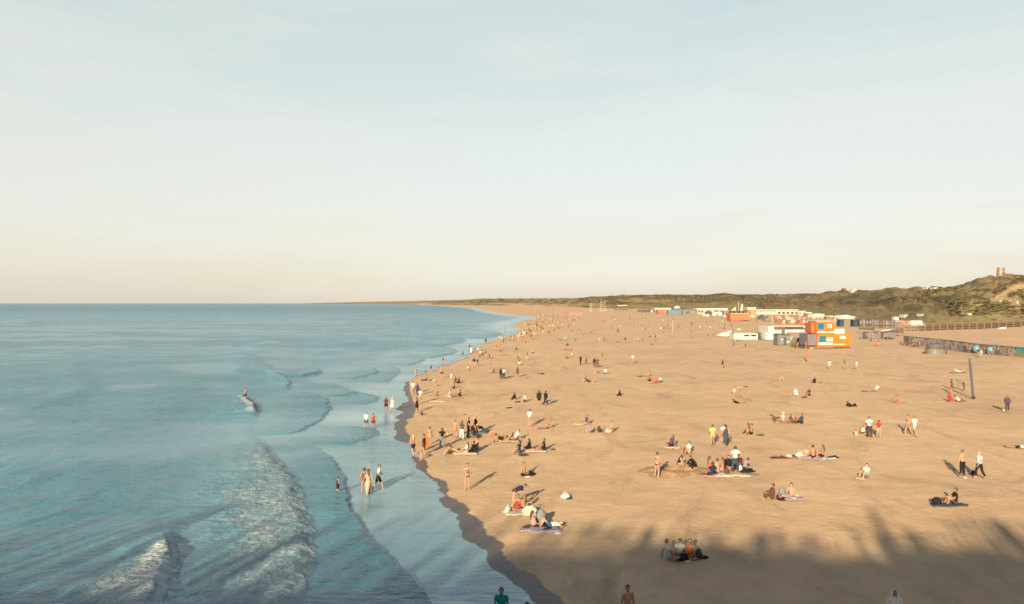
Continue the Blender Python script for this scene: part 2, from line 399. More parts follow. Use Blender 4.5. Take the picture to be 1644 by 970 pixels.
def dune_dist(px):
    pb = DB_S(px); ps = np.interp(px, *zip(*SKYLINE))
    Db = 10.2 * F / (pb - HY)
    Dr = Db * 1.22 + 60
    zr = CAMZ + (HY - ps) / F * Dr
    return Db, Dr, zr
def dune_z(px, t):
    Db, Dr, zr = dune_dist(px)
    D = Db + (Dr - Db) * t
    X = (px - CX) / F * D
    base = 1.4
    prof = np.where(t < 1, np.interp(t, [0, 0.12, 0.3, 0.45, 0.6, 0.8, 1.0], [0, 0.16, 0.38, 0.47, 0.60, 0.84, 1.0]), 1.0 - (t - 1) * 0.5)
    hum = (fbm(px * 0.02 + t * 1.7, t * 5.0, 4, 91) - 0.5)
    hum2 = (fbm(px * 0.085, t * 16.0, 3, 95) - 0.5)
    z = base + (zr - base) * prof + (zr - base) * hum * 0.55 * np.sin(np.pi * np.clip(t, 0, 1)) + (zr - base) * hum2 * 0.14 * sstep(0.05, 0.3, t)
    lim = CAMZ + (zr - CAMZ) / Dr * D                       # keep the profile below the sight line to the skyline
    z = np.where((t < 0.97) & (z > lim - 0.1), lim - 0.1 + 0.2 * (z - lim + 0.1) * 0, z)
    return X, D, z
TRACK = [(1660, 452), (1638, 458), (1620, 466), (1604, 475), (1592, 482)]
def dune_material():
    m = M('dune_grass'); p = m.pos()
    n1 = m.noise(m.mapping(p, (0.02, 0.007, 0.09)), 1.0, 6, 0.62, 0.6)
    n2 = m.noise(m.mapping(p, (0.16, 0.07, 0.5)), 1.0, 5, 0.65)
    n3 = m.noise(p, 0.9, 3, 0.6)
    c = m.mix(m.rng(n2, 0.35, 0.65), (0.140, 0.108, 0.056), (0.228, 0.170, 0.096))
    c = m.mix(m.rng(n1, 0.44, 0.58), c, (0.072, 0.056, 0.032))
    c = m.mix(m.math('MULTIPLY', m.rng(n2, 0.62, 0.74), m.rng(n1, 0.46, 0.34)), c, (0.29, 0.205, 0.12))
    c = m.mix(m.rng(n3, 0.5, 0.75, 0, 0.35), c, (0.045, 0.040, 0.020))
    c = m.mix(m.attr('green'), c, m.mix(m.rng(n2, 0.35, 0.65), (0.135, 0.110, 0.056), (0.200, 0.155, 0.082)))
    c = m.mix(m.attr('bare'), c, (0.34, 0.235, 0.135))
    m.set(Base_Color=c, Roughness=0.95, Normal=m.bump(m.math('ADD', n2, m.math('MULTIPLY', n3, 0.4)), 0.8, 1.2))
    m.b.inputs['Specular IOR Level'].default_value = 0.1
    return m.m
MAT_DUNE = dune_material()
def build_dunes():
    px = np.concatenate([np.arange(380, 1700, 2.2), np.arange(1702, 2600, 12)])
    t = np.concatenate([np.linspace(0, 1.0, 46), [1.05, 1.15, 1.4, 2.2]])
    PX, T = np.meshgrid(px, t)
    X, Y, Z = dune_z(PX, T)
    Z = np.where(T <= 0.001, -1.0, Z); Z = np.where(T > 1.5, -2.0, Z)
    q = HY - (Z - CAMZ) * F / Y
    tp = np.interp(PX, [a for a, _ in TRACK][::-1], [b for _, b in TRACK][::-1], left=-99, right=-99)
    bare = np.exp(-((q - tp) / (3.4)) ** 2) * (PX > 1588) * sstep(0.1, 0.2, T)
    bare = np.maximum(bare, sstep(1000, 860, PX) * sstep(0.5, 0.1, T) * 0.9 * sstep(0.4, 0.6, fbm(PX * 0.02, T * 3, 3, 7)))
    bare = np.maximum(bare, sstep(760, 600, PX) * 0.45)
    green = sstep(0.42, 0.12, T) * sstep(1000, 1100, PX)
    me = mesh_np('dunes', np.stack([X, Y, Z], -1).reshape(-1, 3), grid_faces(len(t), len(px))[:, ::-1], {'bare': bare, 'green': green})
    tag(link('dunes', me, mat=MAT_DUNE), 'grassy sand dunes rising behind the beach to the right', kind='structure')
build_dunes()
def blob_lumps(n_sub=1):
    bm = bmesh.new(); bmesh.ops.create_icosphere(bm, subdivisions=n_sub, radius=1.0)
    V = np.array([v.co[:] for v in bm.verts]); Fc = np.array([[v.index for v in f.verts] for f in bm.faces]); bm.free()
    return V, Fc
def build_scrub():
    V0, F0 = blob_lumps(1)
    VV, FF, n = [], [], 0
    r = np.random.default_rng(5)
    cand = 26000
    pxs = r.uniform(930, 1760, cand); ts = r.uniform(0.03, 0.99, cand)
    X, Y, Z = dune_z(pxs, ts)
    den = fbm(pxs * 0.014, ts * 4.5, 4, 205)
    q = HY - (Z - CAMZ) * F / Y
    dark = (pxs > 1530) & (q > 484) & (q < 506)
    keep = (den > 0.54) & (ts > 0.16) | (dark & (r.random(cand) < 0.75)) | (r.random(cand) < 0.03)
    tp = np.interp(pxs, [a for a, _ in TRACK][::-1], [b for _, b in TRACK][::-1], left=-99, right=-99)
    keep &= ~((np.abs(q - tp) < 6) & (pxs > 1585))
    keep &= ~((np.abs(pxs - 1614) < 14) & (ts > 0.88))
    for i in np.nonzero(keep)[0][:6500]:
        s = r.uniform(0.35, 1.0) * (1.5 if dark[i] else 1.0) * max(1.0, Y[i] / 700)
        k = 1 + 0.45 * r.standard_normal(len(V0)).clip(-1, 1)[:, None]
        v = V0 * k * np.array([s * r.uniform(1, 1.9), s * r.uniform(0.8, 1.4), s * r.uniform(0.22, 0.48)])
        v = v + np.array([X[i], Y[i], Z[i] + s * 0.1])
        VV.append(v); FF.append(F0 + n); n += len(V0)
    me = mesh_np('dune_scrub', np.concatenate(VV), np.concatenate(FF), smooth=False)
    m = M('scrub_leaves'); p = m.pos(); nn = m.noise(p, 0.7, 4, 0.7); n2 = m.noise(p, 0.03, 3)
    c = m.mix(m.rng(nn, 0.3, 0.7), (0.048, 0.042, 0.022), (0.112, 0.090, 0.048))
    c = m.mix(m.rng(n2, 0.4, 0.6, 0, 0.6), c, (0.080, 0.062, 0.032))
    m.set(Base_Color=c, Roughness=0.9, Normal=m.bump(nn, 0.8, 0.5)); m.b.inputs['Specular IOR Level'].default_value = 0.1
    tag(link('dune_scrub', me, mat=m.m), 'dark low scrub and marram tussocks covering the dunes', 'scrub', kind='stuff')
build_scrub()
# ------------------------------------------------------------------ the pier the photograph is taken from (out of frame, its shadow falls on the beach)
def add_box(bm, x0, x1, y0, y1, z0, z1):
    vs = [bm.verts.new((x, y, z)) for z in (z0, z1) for y in (y0, y1) for x in (x0, x1)]
    for f in ((0, 2, 3, 1), (4, 5, 7, 6), (0, 1, 5, 4), (2, 6, 7, 3), (0, 4, 6, 2), (1, 3, 7, 5)):
        bm.faces.new([vs[k] for k in f])
def bm_obj(name, bm, mat, parent=None, smooth=False):
    me = bpy.data.meshes.new(name); bmesh.ops.recalc_face_normals(bm, faces=bm.faces); bm.to_mesh(me); bm.free()
    if smooth: me.polygons.foreach_set('use_smooth', [True] * len(me.polygons))
    return link(name, me, parent, mat)
def plain(name, col, rough=0.7, var=0.12, scale=3.0, bump=0.15, metal=0.0, spec=0.4):
    m = M(name); o = m.pos(); n = m.noise(o, scale, 4, 0.6)
    dk = tuple(c * (1 - 2 * var) for c in col); lt = tuple(min(1, c * (1 + var)) for c in col)
    m.set(Base_Color=m.mix(m.rng(n, 0.3, 0.7), dk, lt), Roughness=rough, Metallic=metal, Normal=m.bump(n, bump, 0.05))
    m.b.inputs['Specular IOR Level'].default_value = spec
    return m.m
MAT_CONC = plain('concrete', (0.36, 0.34, 0.31), 0.85)
MAT_STEEL = plain('painted_steel', (0.42, 0.44, 0.46), 0.5, metal=0.0)
def build_pier():
    bm = bmesh.new()
    add_box(bm, -140, 90, -13.0, 0.35, 9.7, 10.4)            # deck
    for x in range(-136, 90, 16):
        for y in (-11.5, -1.2): add_box(bm, x - 0.45, x + 0.45, y - 0.45, y + 0.45, -5, 9.7)
        add_box(bm, x - 0.5, x + 0.5, -12.5, 0.0, 8.9, 9.698)
    for x in np.arange(-139.9, 90, 1.6): add_box(bm, x - 0.03, x + 0.03, 0.24, 0.30, 10.4, 11.45)
    add_box(bm, -140, 90, 0.22, 0.32, 11.45, 11.5)
    for z in (10.7, 10.95, 11.2): add_box(bm, -140, 90, 0.255, 0.285, z, z + 0.03)
    bm_obj('pier', bm, MAT_CONC)['kind'] = 'structure'
    bm = bmesh.new()                                         # unseen blocks on the pier, heights shaped for the shadow edge on the sand
    r = random.Random(4)
    x = -15.5
    while x < 60:
        w = r.uniform(2.5, 6)
        h = 13.85 + r.uniform(-0.3, 0.35) + (0.25 if -18 < x < -6 else 0)
        add_box(bm, x, x + w, -9.4, -6.0, 10.404, h)
        add_box(bm, x - 0.1, x + w - 0.15, -9.6, -5.8, h + 0.003, h + 0.18)
        if r.random() < 0.5: add_box(bm, x + w * 0.4, x + w * 0.4 + 1.0, -8.4, -7.0, h + 0.18, h + 0.75)
        x += w + 0.02
    for x, w, h in ((3.0, 0.26, 17.0), (4.2, 0.5, 15.6), (9.0, 0.3, 16.2), (-3.2, 0.5, 15.5), (-9.0, 0.5, 15.7), (12.5, 0.4, 16.6)):
        add_box(bm, x, x + w, -6.9, -6.6, 14.0, h)           # added thin uprights, there to cast faint humps in the shadow edge
    for k in range(720):                                     # added unseen slats of random height that fade the shadow over the water
        x = -138 + k * 0.17
        add_box(bm, x, x + 0.13, -6.3, -6.2, 10.404, r.uniform(10.8, 17.6))
    for k in range(300):                                     # added slats with gaps, softening the shadow edge on the sand
        x = -15.5 + k * 0.24
        add_box(bm, x, x + 0.13, -6.3, -6.2, 13.0, 14.9 + 0.35 * math.sin(k * 0.07) + r.uniform(-0.6, 0.9))
    for k in range(44):                                      # added spaced slats that throw the lighter half shade on the right
        add_box(bm, 6.6 + k * 0.55, 6.6 + k * 0.55 + 0.16, -6.8, -6.7, 14.0, 16.1 + 0.3 * math.sin(k * 0.6))
    bm_obj('pier_pavilion', bm, MAT_CONC)['kind'] = 'structure'
build_pier()
# ------------------------------------------------------------------ people: one remeshed body per pose, clothes lifted off its surface
def nrm(v): v = np.asarray(v, float); return v / np.linalg.norm(v)
def capsule(a, b, ra, rb, seg=10):
    a = np.asarray(a, float); b = np.asarray(b, float); d = b - a; L = np.linalg.norm(d)
    z = d / L if L > 1e-6 else np.array([0, 0, 1.0])
    x = nrm(np.cross(z, [0.31, 0.87, 0.12])); y = np.cross(z, x)
    prof = []
    for k in range(1, 4): t = -math.pi / 2 + k * math.pi / 8; prof.append((ra * math.cos(t), ra * math.sin(t)))
    prof.append((ra, 0)); prof.append((rb, L))
    for k in range(1, 4): t = k * math.pi / 8; prof.append((rb * math.cos(t), L + rb * math.sin(t)))
    V = [a - z * ra]; an = np.arange(seg) * 2 * math.pi / seg
    for r, h in prof:
        for t in an: V.append(a + z * h + (x * math.cos(t) + y * math.sin(t)) * r)
    V.append(b + z * rb)
    Fc = []
    n = len(prof)
    for j in range(seg):
        k = (j + 1) % seg
        Fc.append((0, 1 + k, 1 + j)); Fc.append((len(V) - 1, 1 + (n - 1) * seg + j, 1 + (n - 1) * seg + k))
        for i in range(n - 1): Fc.append((1 + i * seg + j, 1 + i * seg + k, 1 + (i + 1) * seg + k, 1 + (i + 1) * seg + j))
    return np.array(V), Fc
def ellipsoid(c, ax, r):
    V, Fc = blob_lumps(2)
    return np.asarray(c) + (V * np.asarray(r)) @ np.asarray(ax), [tuple(f) for f in Fc]
def remesh(pieces, voxel, faces):
    VV, FF, n = [], [], 0
    for V, Fc in pieces:
        VV.append(V); FF += [tuple(i + n for i in f) for f in Fc]; n += len(V)
    me = bpy.data.meshes.new('tmp'); me.from_pydata(np.concatenate(VV).tolist(), [], FF)
    o = bpy.data.objects.new('tmp', me); COL.objects.link(o)
    r = o.modifiers.new('r', 'REMESH'); r.mode = 'VOXEL'; r.voxel_size = voxel
    s = o.modifiers.new('s', 'SMOOTH'); s.iterations = 2; s.factor = 0.5
    dg = bpy.context.evaluated_depsgraph_get()
    n0 = len(o.evaluated_get(dg).data.polygons)
    d = o.modifiers.new('d', 'DECIMATE'); d.ratio = min(1.0, faces / (2.0 * n0))
    dg = bpy.context.evaluated_depsgraph_get()
    out = bpy.data.meshes.new_from_object(o.evaluated_get(dg))
    bpy.data.objects.remove(o); bpy.data.meshes.remove(me)
    out.polygons.foreach_set('use_smooth', [True] * len(out.polygons))
    return out

# limb directions are (outward, forward, up); a pose may give left and right apart
POSES = {
 'stand':      dict(sp=(0, 0.02, 1), th=(.07, .03, -1), sh=(.02, -.05, -1), ua=(.22, -.02, -1), fa=(.10, .18, -1)),
 'stand2':     dict(sp=(0.03, 0.03, 1), thR=(.05, .10, -1), shR=(.02, -.08, -1), thL=(.13, -.03, -1), shL=(.10, -.05, -1), uaR=(.5, -.15, -.8), faR=(-.6, .45, -.35), uaL=(.2, .05, -1), faL=(.05, .35, -1)),
 'hips':       dict(sp=(0, -0.02, 1), th=(.14, .03, -1), sh=(.08, -.05, -1), ua=(.75, -.2, -.8), fa=(-.75, .25, -.55)),
 'phone':      dict(sp=(0, 0.05, 1), th=(.08, .03, -1), sh=(.02, -.05, -1), ua=(.2, .25, -1), fa=(-.35, .9, .35), hd=(0, .35, 1)),
 'walk':       dict(sp=(0, 0.06, 1), thR=(.04, .42, -1), shR=(.02, -.02, -1), thL=(.04, -.22, -1), shL=(.02, -.62, -1), uaR=(.2, -.35, -1), faR=(.05, .0, -1), uaL=(.2, .35, -1), faL=(.0, .7, -.9)),
 'stride':     dict(sp=(0, 0.10, 1), thR=(.04, .62, -1), shR=(.02, .12, -1), thL=(.04, -.42, -1), shL=(.02, -.85, -1), uaR=(.2, -.5, -1), faR=(.05, .2, -1), uaL=(.2, .5, -1), faL=(.0, .9, -.6)),
 'wade':       dict(sp=(0, 0.08, 1), thR=(.1, .25, -1), shR=(.02, -.1, -1), thL=(.1, -.08, -1), shL=(.02, -.2, -1), ua=(.6, .1, -.8), fa=(.25, .5, -.6)),
 'wave':       dict(sp=(0, 0, 1), th=(.10, .03, -1), sh=(.04, -.05, -1), uaR=(.5, .1, .85), faR=(-.1, .1, 1), uaL=(.25, .1, -1), faL=(.1, .3, -1)),
 'bend':       dict(sp=(0, .92, .42), th=(.10, -.12, -1), sh=(.04, .05, -1), ua=(.12, .25, -1), fa=(-.05, .45, -1), hd=(0, .9, .3)),
 'crouch':     dict(sp=(0, .42, .9), th=(.28, .9, .30), sh=(.02, -.42, -1), ua=(.15, .7, -.7), fa=(-.2, .6, -.8), hd=(0, .6, .8)),
 'kneel':      dict(sp=(0, .18, 1), th=(.16, .96, .08), sh=(.02, -1, -.06), ua=(.2, .4, -.9), fa=(-.25, .85, -.4), foot_back=True),
 'sit_knees':  dict(sp=(0, -.05, 1), th=(.14, .80, .72), sh=(.03, .42, -1), ua=(.15, .62, -.75), fa=(-.25, .8, .1)),
 'sit_long':   dict(sp=(0, -.10, 1), th=(.12, 1, .06), sh=(.04, 1, -.06), ua=(.2, .35, -.9), fa=(-.2, .85, -.3)),
 'sit_back':   dict(sp=(0, -.48, 1), thR=(.10, .85, .52), shR=(.03, .60, -.80), thL=(.12, 1, .10), shL=(.05, 1, -.08), ua=(.28, -.62, -.8), fa=(.08, -.15, -1)),
 'sit_cross':  dict(sp=(0, .06, 1), th=(.72, .80, .12), sh=(-.95, .12, -.12), ua=(.22, .35, -.9), fa=(-.35, .8, -.25)),
 'sit_side':   dict(sp=(-.12, -.10, 1), thR=(.75, .8, .12), shR=(.25, -.9, -.1), thL=(-.15, 1, .12), shL=(-.55, -.75, -.1), uaL=(.45, -.3, -.9), faL=(.15, -.1, -1), uaR=(.2, .4, -.9), faR=(-.2, .85, -.3)),
 'recline':    dict(sp=(0, -.80, .62), thR=(.08, .72, .70), shR=(.03, .5, -.9), thL=(.10, 1, .02), shL=(.05, 1, 0), ua=(.3, -.15, -.95), fa=(.0, .95, -.1), hd=(0, -.3, 1)),
 'lie_back':   dict(sp=(0, -1, .03), th=(.10, 1, .03), sh=(.05, 1, -.02), ua=(.45, .85, -.05), fa=(.1, 1, 0), hd=(0, -1, .15), lie=True),
 'lie_knees':  dict(sp=(0, -1, .03), th=(.08, .74, .74), sh=(.02, .55, -.9), ua=(.9, -.5, -.05), fa=(-.6, -.8, .05), hd=(0, -1, .15), lie=True),
 'lie_front':  dict(sp=(0, 1, .10), th=(.12, -1, -.04), sh=(.06, -1, .04), ua=(.75, .7, -.15), fa=(-.7, .75, 0), hd=(0, 1, .2), foot_back=True),
 'lie_prop':   dict(sp=(0, .88, .48), th=(.10, -1, -.04), sh=(.05, -.55, .85), ua=(.25, .15, -.95), fa=(-.1, .95, -.1), hd=(0, .6, .8), foot_back=True),
}
class Pose: pass
def build_pose(name):
    p = POSES[name]; q = Pose(); q.name = name
    X = np.array([1.0, 0, 0]); s = nrm(p['sp']); lat = nrm(X - s * (s @ X)); fw = np.cross(s, lat)
    def dirs(key, side):
        v = np.array(p.get(key + ('R' if side > 0 else 'L'), p.get(key)), float); v[0] *= side; return nrm(v)
    pel = np.zeros(3); nb = s * 0.50
    hd = nrm(p.get('hd', s)); hl = nrm(lat - hd * (hd @ lat)); hf = np.cross(hd, hl)
    hc = nb + s * 0.055 + hd * 0.135
    q.bones = [('torso', pel, nb, 0.135)]
    pc = [ellipsoid(pel - s * 0.0, (lat, fw, s), (.165, .118, .125)),
          capsule(s * 0.06, s * 0.26, .118, .118), ellipsoid(s * 0.19, (lat, fw, s), (.142, .098, .14)),
          ellipsoid(s * 0.34, (lat, fw, s), (.165, .112, .165)), capsule(nb - s * .05 - lat * .155, nb - s * .05 + lat * .155, .056, .056),
          capsule(nb - s * .06, nb + hd * .09, .062, .052),
          ellipsoid(hc, (hl, hf, hd), (.074, .092, .112)), ellipsoid(hc - hd * .065 + hf * .032, (hl, hf, hd), (.052, .055, .05)),
          capsule(hc + hf * .088 - hd * .002, hc + hf * .104 - hd * .034, .010, .016),
          capsule(hc + hl * .076 - hd * .02, hc + hl * .078 + hd * .02, .014, .016), capsule(hc - hl * .076 - hd * .02, hc - hl * .078 + hd * .02, .014, .016)]
    q.head = (hc, hl, hf, hd); q.bones.append(('head', hc - hd * .06, hc + hd * .03, 0.085))
    q.bones.append(('neck', nb - s * .01, nb + hd * .06, 0.055))
    for side in (1, -1):
        hip = lat * side * .092 - s * .02
        th = dirs('th', side); sh = dirs('sh', side)
        kn = hip + th * .43; an = kn + sh * .41
        pc += [capsule(hip, kn, .088, .058), capsule(kn, kn + sh * .17, .056, .058), capsule(kn + sh * .15, an, .056, .037)]
        # the foot points forward of the shin, or straight back when kneeling or prone
        if p.get('foot_back'): fd = nrm(sh + np.array([0, 0, -0.1]))
        else:
            fd = np.array([0.15 * side, 1, 0]) if not p.get('lie') else np.array([0.35 * side, 0.1, 1])
            fd = nrm(fd - sh * (sh @ fd) * (0.9 if abs(sh[2]) < 0.5 else 0.0))
            if abs(sh[2]) < 0.5 and not p.get('lie'): fd = nrm(np.array([0.2 * side, 0.25, 1]))
        hl2 = an - fd * .055 + sh * .035; toe = an + fd * .165 + sh * .045
        pc += [capsule(hl2, an + fd * .09 + sh * .035, .034, .036), capsule(an + fd * .07 + sh * .04, toe, .037, .024), capsule(an, hl2, .036, .036)]
        S = nb - s * .045 + lat * side * .178
        ua = dirs('ua', side); fa = dirs('fa', side)
        el = S + ua * .29; wr = el + fa * .25
        pc += [capsule(S, el, .056, .040), capsule(el, wr, .041, .027)]
        # hand: palm, four fingers, thumb leaving the side of the palm
        hn = nrm(np.cross(fa, [side, 0.2, 0.1])); hs = nrm(np.cross(hn, fa))
        pal = wr + fa * .085
        pc += [capsule(wr, pal + hs * .022, .024, .020), capsule(wr, pal - hs * .022, .024, .020), capsule(wr + fa * .03, pal, .025, .022)]
        for k, ln in enumerate((.060, .074, .078, .066)):
            b0 = pal + hs * (-.036 + k * .024); b1 = b0 + nrm(fa + hn * .15) * ln * .55; b2 = b1 + nrm(fa + hn * .75) * ln * .55
            pc += [capsule(b0, b1, .0105, .0095, 6), capsule(b1, b2, .0095, .0085, 6)]
        t0 = wr + fa * .035 - hs * .022; t1 = t0 + nrm(fa * .6 - hs + hn * .3) * .045; t2 = t1 + nrm(fa - hs * .25 + hn * .3) * .035
        pc += [capsule(t0, t1, .0135, .0115, 6), capsule(t1, t2, .0115, .0095, 6)]
        q.bones += [('thigh', hip, kn, .072), ('shin', kn, an, .048), ('foot', hl2, toe, .034), ('uarm', S, el, .048), ('farm', el, wr, .034), ('hand', wr, pal + fa * .08, .03)]
    me = remesh(pc, 0.0125, 4200); me.name = 'body_' + name
    V = np.empty(len(me.vertices) * 3, np.float32); me.vertices.foreach_get('co', V); V = V.reshape(-1, 3).astype(float)
    # weight: parts that touch the ground settle a little into it
    zmin = V[:, 2].min() + (0.012 if p['sp'][2] < 0.9 or 'sit' in name or name == 'kneel' else 0.004)
    off = np.array([0, 0, zmin])
    V = V - off; me.vertices.foreach_set('co', V.astype(np.float32).ravel()); me.update()
    q.bones = [(n, a - off, b - off, r) for n, a, b, r in q.bones]; q.head = (q.head[0] - off,) + q.head[1:]
    N = np.empty(len(V) * 3, np.float32); me.vertex_normals.foreach_get('vector', N); q.N = N.reshape(-1, 3).astype(float)
    q.V = V; q.me = me; q.polys = [tuple(pl.vertices) for pl in me.polygons]
    best = np.full(len(V), 9.0); q.lab = np.zeros(len(V), int); q.t = np.zeros(len(V))
    for k, (n, a, b, r) in enumerate(q.bones):
        d = b - a; L2 = d @ d; t = (V - a) @ d / L2; tc = np.clip(t, 0, 1)
        dd = np.linalg.norm(V - (a + tc[:, None] * d), axis=1) - r
        m = dd < best; best[m] = dd[m]; q.lab[m] = k; q.t[m] = t[m]
    q.names = np.array([b[0] for b in q.bones])[q.lab]
    q.cache = {}
    return q
GARMENT = {   # bone -> covered stretch
 'tshirt':   (dict(torso=(.06, 1.2), uarm=(-1, .62), neck=(-9, .1)), .016, 'shirt'),
 'jumper':   (dict(torso=(.02, 1.2), uarm=(-1, 2), farm=(-1, .93), neck=(-9, .35)), .024, 'jumper'),
 'vest':     (dict(torso=(.06, .93)), .014, 'top'),
 'bikini':   (dict(torso=(.56, .74)), .010, 'bikini_top'),
 'trousers': (dict(torso=(-9, .14), thigh=(-9, 2), shin=(-1, .95)), .018, 'trousers'),
 'shorts':   (dict(torso=(-9, .14), thigh=(-9, .72)), .022, 'shorts'),
 'briefs':   (dict(torso=(-9, .05), thigh=(-9, .10)), .010, 'swim_briefs'),
 'skirt':    (dict(torso=(-9, .16), thigh=(-9, .80)), .020, 'skirt'),
 'dress':    (dict(torso=(-9, .95), thigh=(-9, .85)), .020, 'dress'),
 'longdress': (dict(torso=(-9, .95), thigh=(-9, 2), shin=(-1, .9)), .022, 'dress'),
 'coat':     (dict(torso=(-9, 1.2), uarm=(-1, 2), farm=(-1, .95), thigh=(-9, .75), neck=(-9, .3)), .034, 'coat'),
}
def shell(q, sel, off):
    idx = {}; V = []; Fc = []
    def vid(i):
        if i not in idx: idx[i] = len(V); V.append(q.V[i] + q.N[i] * off)
        return idx[i]
    edges = {}
    for pl in q.polys:
        if all(sel[i] for i in pl):
            Fc.append([vid(i) for i in pl])
            for a, b in zip(pl, pl[1:] + pl[:1]):
                k = (min(a, b), max(a, b)); edges[k] = None if k in edges else (a, b)
    inner = {}
    for e in list(edges.values()):
        if e is None: continue
        a, b = e
        for i in (a, b):
            if i not in inner: inner[i] = len(V); V.append(q.V[i] - q.N[i] * 0.004)
        Fc.append([idx[b], idx[a], inner[a], inner[b]])
    return V, Fc
def hull_of(pts):
    bm = bmesh.new()
    for v in pts: bm.verts.new(v)
    r = bmesh.ops.convex_hull(bm, input=bm.verts)
    bmesh.ops.delete(bm, geom=[g for g in r['geom_interior'] if isinstance(g, bmesh.types.BMVert)], context='VERTS')
    bm.verts.ensure_lookup_table(); bm.verts.index_update()
    V = [v.co[:] for v in bm.verts]; Fc = [[v.index for v in f.verts] for f in bm.faces]; bm.free()
    return V, Fc
def join_parts(parts):
    VV, FF, n = [], [], 0
    for V, Fc in parts:
        VV += [tuple(v) for v in V]; FF += [[i + n for i in f] for f in Fc]; n += len(V)
    return VV, FF
def pmesh(name, V, Fc):
    me = bpy.data.meshes.new(name); me.from_pydata([tuple(v) for v in V], [], [list(f) for f in Fc]); me.update()
    me.polygons.foreach_set('use_smooth', [True] * len(me.polygons)); return me
def garment(q, kind):
    if kind in q.cache: return q.cache[kind]
    cov, off, nm = GARMENT[kind]
    sel = np.zeros(len(q.V), bool)
    for b, (t0, t1) in cov.items(): sel |= (q.names == b) & (q.t >= t0) & (q.t <= t1)
    parts = [shell(q, sel, off)]
    if kind in ('skirt', 'dress', 'longdress', 'coat'):        # cloth hanging round both legs
        tmax = {'skirt': .8, 'dress': .85, 'longdress': 2, 'coat': .75}[kind]
        s2 = (q.names == 'thigh') & (q.t <= tmax) & (q.t > .05) | (q.names == 'torso') & (q.t < .1)
        if kind == 'longdress': s2 |= (q.names == 'shin') & (q.t < .88)
        pts = q.V[s2] + q.N[s2] * .03
        if len(pts) > 300: pts = pts[:: len(pts) // 300]
        parts.append(hull_of(pts))
    q.cache[kind] = (pmesh(kind + '_' + q.name, *join_parts(parts)), nm)
    return q.cache[kind]
def hair(q, kind):
    key = 'hair_' + kind
    if key in q.cache: return q.cache[key]
    hc, hl, hf, hd = q.head
    r = q.V - hc; f = r @ hf; u = r @ hd; l = r @ hl
    sel = (q.names == 'head') & (((u > .045) & (f < .075)) | ((f < .005) & (u > -.075)) | ((u > .02) & (f < .03)))
    if kind == 'hat':
        V, Fc = [], []
        for k, (rad, h) in enumerate(((.175, .035), (.170, .048), (.098, .055), (.090, .10), (.06, .125), (.001, .13))):
            for j in range(16):
                a = j * math.pi / 8; V.append(hc + hl * rad * math.cos(a) + hf * (rad * 1.08 * math.sin(a)) + hd * (h + .005 * math.sin(3 * a)))
        for k in range(5):
            for j in range(16): i = (j + 1) % 16; Fc.append([k * 16 + j, k * 16 + i, k * 16 + 16 + i, k * 16 + 16 + j])
        res = (pmesh('hat_' + q.name, *join_parts([(V, Fc), shell(q, sel & (u < .05), .012)])), 'hat')
    elif kind == 'hood':
        sh_ = (q.names == 'head') & (f < .035) | (q.names == 'neck') & (f < .02)
        parts = [shell(q, sh_, .036)]
        for sd in (1, -1): parts += [capsule(hc + hl * sd * .085 - hf * .01 + hd * .05, hc + hl * sd * .115 - hd * .12, .045, .06, 10), capsule(hc + hl * sd * .115 - hd * .12, hc + hl * sd * .20 - hd * .34 + hf * .02, .06, .085, 10)]
        res = (pmesh(key + '_' + q.name, *join_parts(parts)), 'hood')
    else:
        parts = [shell(q, sel, .017)]
        if kind == 'long':
            s = nrm(q.bones[0][2] - q.bones[0][1]); c0 = hc - hf * .055; c1 = q.bones[0][2] - hf * .10 + s * .02; c2 = q.bones[0][2] - s * .16 - np.cross(s, hl) * .135
            parts += [capsule(c0, c1, .070, .058, 8), capsule(c1, c2, .060, .030, 8)]
        if kind == 'bun': parts.append(capsule(hc - hf * .085 + hd * .06, hc - hf * .105 + hd * .075, .042, .040, 8))
        res = (pmesh(key + '_' + q.name, *join_parts(parts)), 'hair')
    q.cache[key] = res
    return res
def face_meshes(q):
    if 'eyes' in q.cache: return q.cache['eyes']
    hc, hl, hf, hd = q.head
    L = [('eye', capsule(hc + hf * .080 + hd * .012 + hl * (.030 * s - .008), hc + hf * .080 + hd * .012 + hl * (.030 * s + .008), .0095, .0095, 6)) for s in (1, -1)]
    L.append(('mouth', capsule(hc + hf * .079 - hd * .062 - hl * .018, hc + hf * .079 - hd * .062 + hl * .018, .008, .008, 6)))
    q.cache['eyes'] = [(n, pmesh(n + '_' + q.name, *g)) for n, g in L]; return q.cache['eyes']
POSE = {}
def pose(n):
    if n not in POSE: POSE[n] = build_pose(n)
    return POSE[n]
FAB = {}
COLS = dict(white=(.72, .69, .64), cream=(.62, .54, .42), grey=(.22, .22, .23), lightgrey=(.42, .41, .40), black=(.018, .017, .018), navy=(.022, .030, .055),
            blue=(.06, .13, .24), jeans=(.045, .07, .11), teal=(.010, .23, .24), red=(.50, .045, .03), orange=(.70, .17, .035), coral=(.56, .16, .10), yellow=(.62, .60, .12),
            lime=(.66, .70, .16), pink=(.60, .30, .26), lilac=(.36, .31, .38), brown=(.12, .065, .04), maroon=(.14, .03, .03), tan=(.40, .27, .16), green=(.07, .14, .06), purple=(.10, .06, .13),
            darkgrey=(.055, .055, .06), beige=(.48, .38, .26))
def fabric(c):
    if c not in FAB:
        m = M('cloth_' + c); n = m.noise(m.obj(), 9.0, 4, 0.6); col = tuple(x * .62 for x in COLS[c])
        m.set(Base_Color=m.mix(m.rng(n, .3, .7), tuple(x * .72 for x in col), tuple(min(.85, x * 1.1) for x in col)), Roughness=.9, Normal=m.bump(n, .5, .03))
        m.b.inputs['Specular IOR Level'].default_value = .15
        FAB[c] = m.m
    return FAB[c]
SKINS = []
